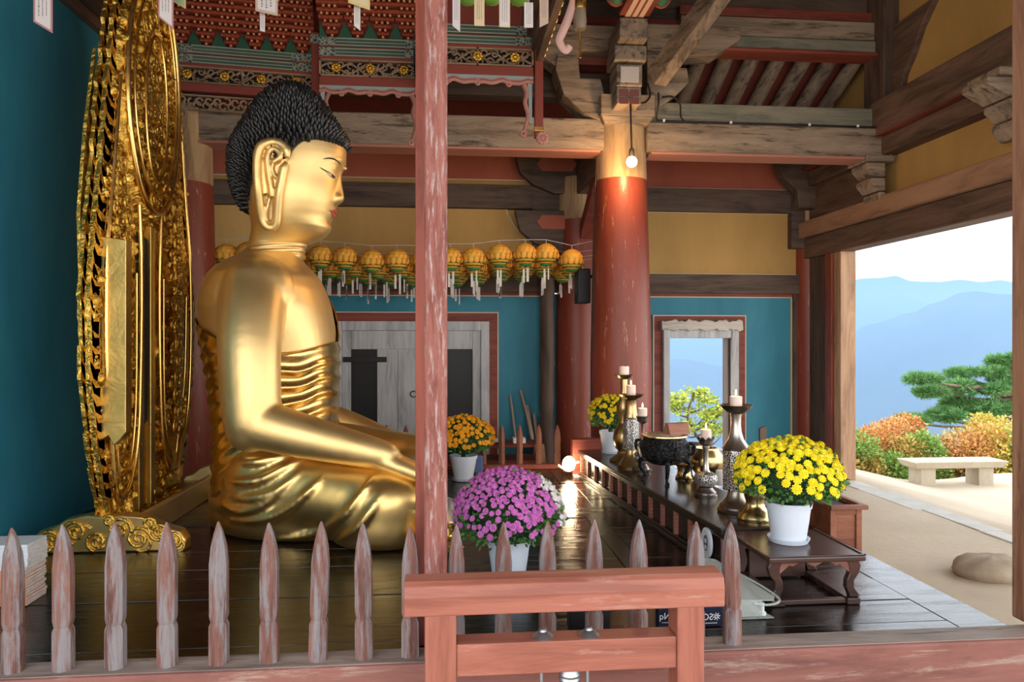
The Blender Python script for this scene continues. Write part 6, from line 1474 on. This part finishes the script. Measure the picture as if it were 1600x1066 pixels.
def pot_plant(name, base, hp, r0, r1, RX, RZ, zc, fm, fr, nflow, label, top_bias=.1, saucer=True, white=None, seed=1, leaf=.03):
    """base point, pot height and radii, crown radii and centre height above the base"""
    rr = random.Random(seed); t = thing(name, tuple(base), label, 'flower pot')
    B = Vector(base)
    m = MB(); m.lathe([(.001, .004), (r0, .004), (r0 * 1.02, .02), (lerp(r0, r1, .55), hp * .55), (r1 * .95, hp * .86), (r1 * 1.0, hp * .865), (r1 * 1.03, hp), (r1 * .97, hp), (r1 * .9, hp * .85), (.001, hp * .8)], B, 40); m.build('pot', M_POT, t, 40)
    if saucer: m = MB(); m.lathe([(.001, 0), (r0 * 1.12, 0), (r0 * 1.25, .022), (r0 * 1.2, .022), (r0 * 1.08, .008), (.001, .0035)], B, 40); m.build('saucer', M_POT, t, 40)
    C = B + Vector((0, 0, zc))
    m = MB(); lobes = [(rr.uniform(0, 6), rr.uniform(-.4, 1.3), rr.uniform(.03, .09)) for _ in range(9)]
    def surf(an, el, k=1.0):
        g = 1 + sum(a * math.exp(-(((an - p + PI) % (2 * PI) - PI) ** 2 + (el - q) ** 2) / .25) for p, q, a in lobes) - .02
        return C + Vector((RX * math.cos(el) * math.cos(an), RX * math.cos(el) * math.sin(an), RZ * math.sin(el) * (1 if el > 0 else .75))) * g * k
    n = int(1500 * (RX / .28) ** .5)
    for i in range(n):
        an = rr.uniform(0, 2 * PI); el = math.asin(rr.uniform(-.62, 1)); p = surf(an, el, rr.uniform(.72, .985))
        nv = (p - C).normalized(); d = (nv + Vector((rr.uniform(-.8, .8), rr.uniform(-.8, .8), rr.uniform(-.5, .7)))).normalized(); s = d.orthogonal(); s.rotate(Matrix.Rotation(rr.uniform(0, 6), 3, d)); s.normalize(); L = rr.uniform(.7, 1.3) * leaf; u = d.cross(s)
        m.add([p, p + d * L * .45 + s * L * .34 + u * L * .1, p + d * L * .7 + s * L * .16, p + d * L, p + d * L * .7 - s * L * .16, p + d * L * .45 - s * L * .34 + u * L * .1], [(0, 1, 2, 3), (0, 3, 4, 5)])
    nl = len(m.f)
    m.build('foliage', M_LEAFG, t)
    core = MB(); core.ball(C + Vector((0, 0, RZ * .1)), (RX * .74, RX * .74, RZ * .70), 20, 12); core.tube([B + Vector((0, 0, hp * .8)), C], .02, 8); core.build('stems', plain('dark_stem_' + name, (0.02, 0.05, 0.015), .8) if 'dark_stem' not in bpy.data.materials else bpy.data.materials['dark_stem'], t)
    me = flower_mesh('flower', FR, fr, fm); mw = flower_mesh('white_flower', FR, fr, M_WHT) if white else None
    # flower spots, spread by rejection
    pts = []; tries = 0
    while len(pts) < nflow and tries < 40000:
        tries += 1; an = rr.uniform(0, 2 * PI); el = math.asin(rr.uniform(-.22, 1))
        lim = top_bias + .10 * math.sin(an * 3 + seed) + .08 * math.sin(an * 7)
        if el < lim and rr.random() > .10: continue
        p = surf(an, el, rr.uniform(.97, 1.03))
        if all((p - q[0]).length > fr * rr.uniform(1.05, 1.5) for q in pts): pts.append((p, (p - C).normalized(), an, el))
    vis = sorted(pts, key=lambda q: -(q[1].dot((Vector((0, 0, EYE)) - q[0]).normalized())))
    stuff = MB(); stuff_w = MB()
    for i, (p, nv, an, el) in enumerate(vis):
        nv = (nv + Vector((0, 0, .25)) + Vector((rr.uniform(-.3, .3), rr.uniform(-.3, .3), rr.uniform(-.2, .2)))).normalized(); sc = rr.uniform(.78, 1.18)
        M4 = Matrix.Translation(p - B) @ nv.to_track_quat('Z', 'Y').to_matrix().to_4x4() @ Matrix.Rotation(rr.uniform(0, 6), 4, 'Z') @ Matrix.Diagonal((sc, sc, sc, 1))
        mm = mw if white and white(an, el) else me
        if i < 96:
            o = bpy.data.objects.new('flower', mm); COL.objects.link(o); o.parent = t; o.matrix_local = M4
        else:
            st_ = stuff_w if white and mm is mw else stuff; o0 = len(st_.v); st_.v += [M4 @ v.co + B for v in mm.vertices]; st_.f += [tuple(j + o0 for j in f.vertices) for f in mm.polygons]
    if stuff_w.v: o = stuff_w.build('white_flowers', M_WHT, t); o['kind'] = 'stuff'
    if stuff.v: o = stuff.build('flowers', fm, t); o['kind'] = 'stuff'
    return t
# front yellow, on the small table
b_ = onZ(1232, 846, .238); b_.z = .240
pot_plant('flower_pot', b_, .205, .083, .112, .262, .200, .315, M_YEL, .0265, 210, 'white pot of bright yellow chrysanthemums on the small dark table', .26, True, None, 3)
b_ = onZ(795, 905, .003)
pot_plant('flower_pot', b_, .215, .085, .115, .282, .245, .33, M_PUR, .0185, 460, 'white pot of purple chrysanthemums on the floor behind the pickets', .26, True, lambda an, el: (an < .75 or an > 5.75) and -.2 < el < .95, 8, .028)
b_ = onZ(724, 750, .003)
pot_plant('flower_pot', b_, .225, .085, .125, .265, .215, .36, M_ORG, .027, 190, 'white pot of orange chrysanthemums on the floor near the far railing', .2, True, None, 5)
b_ = onZ(954, 708, ZA); b_.z = ZA + .002
pot_plant('flower_pot', b_, .20, .07, .10, .20, .185, .33, M_YEL2, .022, 150, 'white pot of small yellow chrysanthemums at the far end of the altar', .15, True, None, 12, .022)

# ------------------------------------------------------------------ yard: stone bench, boulder, shrubs, pines
bx0, bx1 = 6.28, 7.62
zb_ = min(ground_z(6.5, 9.0), ground_z(7.4, 9.0)) - .02
p = onY(1487, 720, 9.1)
bench = thing('stone_bench', (p.x, 9.1, zb_), 'pale stone slab bench at the edge of the sandy yard', 'bench')
M_BST = paint('bench_stone', (0.36, 0.30, 0.22), (0.48, 0.42, 0.32), 0.85, 5)
xa, xb = onY(1414, 720, 9.1).x, onY(1560, 720, 9.1).x; zt0, zt1 = onY(1487, 733, 8.92).z, onY(1487, 722, 8.92).z
m = MB(); m.loft([[(xa + .06, 8.94, zt0), (xb - .06, 8.94, zt0), (xb - .06, 9.26, zt0), (xa + .06, 9.26, zt0)], [(xa, 8.90, zt1), (xb, 8.90, zt1), (xb, 9.30, zt1), (xa, 9.30, zt1)]]); m.build('slab', M_BST, bench, None, .01)
for a, c in ((xa + .14, xa + .36), (xb - .38, xb - .16)):
    m = MB(); m.span((a, 8.98, zb_ - .1), (c, 9.24, zt0)); m.build('block_leg', M_BST, bench, None, .012)
p = onZ(1552, 908, GZ); m = MB(); n_ = 24; rings = []
for i in range(13):
    t = -PI / 2 + PI * i / 12; rings.append([Vector((p.x + .08 + .26 * math.cos(t) * math.cos(a) * (1 + .12 * noise.noise(Vector((math.cos(a) * 1.5, math.sin(a) * 1.5, t)))), p.y + .1 + .2 * math.cos(t) * math.sin(a), GZ + .04 + .10 * math.sin(t) + .03 * math.cos(t) * noise.noise(Vector((math.cos(a) * 2, math.sin(a) * 2, t * 2))))) for a in [2 * PI * k / n_ for k in range(n_)]])
m.loft(rings); tag(m.build('boulder', paint('boulder_stone', (0.25, 0.18, 0.12), (0.40, 0.32, 0.23), 0.9, 4), None, 60), 'rounded boulder sunk in the sandy earth beside the right post', 'rock')

def leaf_cloud(m, blobs, n, L, rr, flat=0.0, shape='leaf'):
    tot = sum(b[1] ** 2 for b in blobs)
    for c, r, sq in blobs:
        for _ in range(int(n * r * r / tot)):
            d = Vector((rr.gauss(0, 1), rr.gauss(0, 1), rr.gauss(0, 1))).normalized(); p = Vector(c) + Vector((d.x * r, d.y * r, d.z * r * sq)) * rr.uniform(.55, 1.05)
            a = (d + Vector((rr.uniform(-1, 1), rr.uniform(-1, 1), rr.uniform(-.6, .8)))).normalized(); s = a.orthogonal(); s.rotate(Matrix.Rotation(rr.uniform(0, 6), 3, a)); s.normalize(); l = L * rr.uniform(.6, 1.3)
            if shape == 'leaf': m.add([p, p + a * l * .5 + s * l * .32, p + a * l, p + a * l * .5 - s * l * .32], [(0, 1, 2, 3)])
            else:
                for k in range(3):
                    q = (a + Vector((rr.uniform(-.8, .8), rr.uniform(-.8, .8), rr.uniform(-.2, .8)))).normalized() * l; w_ = s * l * .07
                    m.add([p - w_, p + w_, p + q], [(0, 1, 2)])
SH = {'orange': leafy('autumn_orange', [(0.609, 0.246, 0.087), (0.725, 0.377, 0.131), (0.493, 0.348, 0.102), (0.638, 0.203, 0.102)]), 'green': leafy('shrub_green', [(0.145, 0.275, 0.058), (0.261, 0.406, 0.087), (0.348, 0.406, 0.116)]), 'mixed': leafy('shrub_mixed', [(0.261, 0.377, 0.087), (0.609, 0.377, 0.116), (0.406, 0.406, 0.102), (0.696, 0.319, 0.116)]), 'yellow': leafy('autumn_yellow', [(0.638, 0.464, 0.087), (0.522, 0.493, 0.116), (0.750, 0.435, 0.087)]),
      'pine': leafy('pine_needles', [(0.072, 0.189, 0.065), (0.131, 0.290, 0.087), (0.189, 0.362, 0.116), (0.087, 0.232, 0.087)]), 'light': leafy('light_leaves', [(0.435, 0.522, 0.072), (0.580, 0.609, 0.116), (0.348, 0.464, 0.087)])}
M_BARK = wood('bark', (0.10, 0.07, 0.05), (0.20, 0.13, 0.09), 'Z', .9)
shr = [(1322, 700, 10.4, .42, 'green', 'green shrub nearest the doorway jamb'), (1350, 692, 10.9, .50, 'orange', 'orange autumn shrub left of the green one before the bench'), (1385, 682, 11.3, .52, 'orange', 'reddish shrub left of the stone bench'), (1418, 700, 10.6, .40, 'mixed', 'mixed green and orange shrub behind the left end of the bench'),
       (1452, 702, 10.7, .42, 'green', 'green shrub behind the middle of the stone bench'), (1490, 698, 10.9, .45, 'mixed', 'mottled shrub behind the right half of the bench'), (1522, 690, 10.6, .48, 'orange', 'orange shrub behind the right end of the bench'), (1556, 694, 10.5, .46, 'yellow', 'yellowing shrub beside the right post'), (1545, 668, 11.6, .48, 'yellow', 'tall yellow shrub under the pine'),
       (1350, 720, 10.2, .34, 'mixed', 'low mottled shrub at the yard edge left of the bench'), (1388, 722, 10.2, .33, 'green', 'low green shrub at the yard edge just left of the bench'), (1590, 705, 10.4, .45, 'green', 'green shrub hidden partly by the right post'), (1405, 668, 12.0, .40, 'orange', 'far orange bush top showing below the pine branch'), (1312, 728, 10.1, .3, 'mixed', 'low shrub beside the door jamb')]
for i, (px, py, Y, r, k, lab) in enumerate(shr):
    rr = random.Random(40 + i); c = onY(px, py, Y); t = thing('shrub', (c.x, Y, -1.6), lab, 'shrub', 'shrubs along the yard edge')
    bl = [((c.x + rr.uniform(-.25, .25) * r * 2, Y + rr.uniform(-.3, .3) * r, c.z - .1 + rr.uniform(-.5, .45) * r), r * rr.uniform(.45, .7), .8) for _ in range(9)] + [((c.x + rr.uniform(-.2, .2), Y, c.z - r * .9), r * .8, .8)]
    m = MB(); leaf_cloud(m, bl, 4200, .055, rr); m.build('foliage', SH[k], t)
    m = MB()
    for q in bl[:5]: m.tube(spline([(c.x, Y, -1.6), (lerp(c.x, q[0][0], .4), Y, lerp(-1.6, q[0][2], .5)), q[0]], 5), lambda u: .03 * (1 - .75 * u), 6)
    m.build('stems', M_BARK, t)
# slope beyond the yard so the shrubs stand on something
m = MB(); nx_, ny_ = 50, 24; vs = []
for j in range(ny_ + 1):
    for i in range(nx_ + 1):
        x = lerp(-14, 34, i / nx_); u = j / ny_; yy = lerp(9.6, 42, u ** 1.4); vs.append(Vector((x, yy, -1.15 - .5 * min(1, (yy - 9.6) * .5) - max(0, yy - 12) * .42 + .2 * noise.noise(Vector((x * .3, yy * .3, 1))))))
m.add(vs, [(j * (nx_ + 1) + i, j * (nx_ + 1) + i + 1, (j + 1) * (nx_ + 1) + i + 1, (j + 1) * (nx_ + 1) + i) for j in range(ny_) for i in range(nx_)])
struct(m.build('hillside_ground', paint('undergrowth', (0.07, 0.11, 0.03), (0.18, 0.16, 0.06), .95, 1.2), None, 60), 'overgrown slope falling away beyond the yard', 'ground')
def pine(base, top, pads, trunk_r, lab, leafm, L, n, name='pine_tree', shape='needle', sq=.42):
    rr = random.Random(int(abs(base[0]) * 100)); t = thing(name, tuple(base), lab, 'tree')
    tr_ = spline([base, Vector(base).lerp(Vector(top), .4) + Vector((.3, 0, 0)), Vector(base).lerp(Vector(top), .75) + Vector((-.15, 0, 0)), top], 8)
    m = MB(); m.tube(tr_, lambda u: trunk_r * (1 - .75 * u), 10); m.build('trunk', M_BARK, t, 60)
    m = MB(); lf = MB()
    for c, r in pads:
        c = Vector(c); near = min(tr_, key=lambda q: (q - c).length + 1.2 * max(0, q.z - c.z + .2)); m.tube(spline([near, near.lerp(c, .5) + Vector((0, 0, -.08)), c + Vector((0, 0, -.05))], 6), lambda u: trunk_r * .4 * (1 - .8 * u), 6)
        bl = [((c.x + rr.uniform(-1, 1) * r, c.y + rr.uniform(-.6, .6) * r, c.z + rr.uniform(-.12, .18) * r), r * rr.uniform(.3, .5), sq) for _ in range(7)]
        for q in bl: m.tube([c, Vector(q[0])], trunk_r * .12, 5)
        leaf_cloud(lf, bl, int(n), L, rr, 0, shape)
    m.build('branches', M_BARK, t, 60); lf.build('foliage', leafm, t); return t
def Q(px, py, Y): return tuple(onY(px, py, Y))
YP = 14.0
pine(Vector(Q(1600, 790, YP)), Vector(Q(1588, 545, YP)), [(Q(1445, 592, YP - .3), .34), (Q(1478, 612, YP), .42), (Q(1520, 606, YP), .42), (Q(1555, 600, YP), .45), (Q(1500, 585, YP + .4), .30), (Q(1590, 590, YP), .5), (Q(1425, 658, YP - .3), .30), (Q(1462, 650, YP), .38), (Q(1505, 645, YP), .46), (Q(1545, 640, YP), .5), (Q(1580, 632, YP), .45), (Q(1490, 630, YP + .3), .40), (Q(1545, 582, YP), .24), (Q(1565, 566, YP), .20), (Q(1600, 560, YP), .5)], .16, 'dark green pine with spreading branches seen through the doorway', SH['pine'], .12, 1500, sq=.5)
YW = 13.0
pine(Vector(Q(1092, 800, YW)), Vector(Q(1086, 612, YW)), [(Q(1062, 622, YW), .26), (Q(1085, 614, YW), .24), (Q(1105, 626, YW), .22), (Q(1050, 632, YW), .16), (Q(1075, 640, YW), .26), (Q(1100, 648, YW), .26), (Q(1122, 650, YW), .26), (Q(1085, 664, YW), .28), (Q(1110, 668, YW), .3), (Q(1130, 640, YW), .2), (Q(1066, 672, YW), .2), (Q(1128, 676, YW), .3)], .05, 'light green tree seen through the far window', SH['light'], .07, 210, 'light_tree', 'leaf', .5)
pine(Vector(Q(1300, 800, YW)), Vector(Q(1306, 630, YW)), [(Q(1312, 640, YW), .14), (Q(1300, 660, YW), .25)], .05, 'pale green sprig showing beside the door jamb', SH['light'], .085, 300, 'light_tree', 'leaf', .5)

# ------------------------------------------------------------------ mountains and the haze in the valley
M_MNT = paint('forest_slope', (0.022, 0.035, 0.028), (0.05, 0.065, 0.045), .95, .02)
def ridge(name, D, prof, lab, depth, jit):
    """prof: (px, py) of the crest at distance D; the slope falls towards the viewer"""
    m = MB(); xs = []; 
    for a, b_ in zip(prof, prof[1:]):
        k = max(2, int((b_[0] - a[0]) / 9))
        for i in range(k): xs.append((lerp(a[0], b_[0], i / k), lerp(a[1], b_[1], (lambda t: t * t * (3 - 2 * t))(i / k))))
    xs.append(prof[-1]); nr = 14; g_ = []
    for j in range(nr + 1):
        for i, (px, py) in enumerate(xs):
            r = ray(px, py); c = Vector((r.x, r.y, 0)); cl = c.length; u = j / nr
            crest = EYE + r.z / cl * D
            dist = D - depth * u; base = -D * .16
            z = lerp(crest, base, u ** .85) + (D * jit * noise.fractal(Vector((px * .03, u * 6, D * .01)), 1.0, 2.0, 5) * (1 if j else .35))
            g_.append(Vector((c.x / cl * dist, c.y / cl * dist, z)))
    for i, (px, py) in enumerate(xs):
        r = ray(px, py); c = Vector((r.x, r.y, 0)).normalized(); g_.append(Vector((c.x * (D + depth * .6), c.y * (D + depth * .6), -D * .16)))
    w_ = len(xs); m.add(g_, [(j * w_ + i, j * w_ + i + 1, (j + 1) * w_ + i + 1, (j + 1) * w_ + i) for j in range(nr) for i in range(w_ - 1)] + [((nr + 1) * w_ + i, (nr + 1) * w_ + i + 1, i + 1, i) for i in range(w_ - 1)])
    struct(m.build(name, M_MNT, None, 180), lab, 'mountain')
ridge('near_mountain', 420, [(300, 560), (700, 545), (950, 540), (1060, 562), (1150, 575), (1240, 558), (1316, 525), (1370, 505), (1420, 490), (1460, 472), (1500, 458), (1528, 456), (1568, 461), (1700, 430), (1900, 470), (2400, 500)], 'nearer hazy blue forested ridge', 260, .006)
ridge('middle_mountain', 800, [(300, 540), (900, 530), (1060, 532), (1150, 505), (1240, 470), (1316, 446), (1360, 452), (1410, 462), (1460, 476), (1520, 500), (1700, 520), (2300, 520)], 'middle pale blue ridge sloping down to the right', 300, .003)
ridge('far_mountain', 1150, [(300, 520), (900, 500), (1060, 528), (1200, 470), (1316, 444), (1345, 436), (1378, 434), (1400, 431), (1422, 440), (1470, 441), (1500, 437), (1535, 441), (1560, 438), (1600, 444), (1800, 430), (2300, 480)], 'farthest pale ridge under the white sky', 300, .002)
hz = bpy.data.materials.new('valley_haze'); hz.use_nodes = True; t_ = hz.node_tree; t_.nodes.clear()
o_ = t_.nodes.new('ShaderNodeOutputMaterial'); pv = t_.nodes.new('ShaderNodeVolumePrincipled'); pv.inputs['Color'].default_value = (0.30, 0.475, 0.73, 1); pv.inputs['Density'].default_value = .0030; pv.inputs['Absorption Color'].default_value = (0, 0, 0, 1)
t_.links.new(pv.outputs[0], o_.inputs['Volume'])
m = MB(); az0, az1 = math.radians(-12), math.radians(58); r0, r1 = 60, 1400; pl_ = []
for rr_v, seq in ((r0, range(15)), (r1, range(14, -1, -1))):
    for i in seq:
        a = lerp(az0, az1, i / 14); pl_.append((rr_v * math.sin(a), rr_v * math.cos(a)))
m.prism(pl_, -250, 48, 'XY'); h_ = m.build('valley_haze', hz); tag(h_, 'blue haze filling the valley', 'haze', None, 'structure')
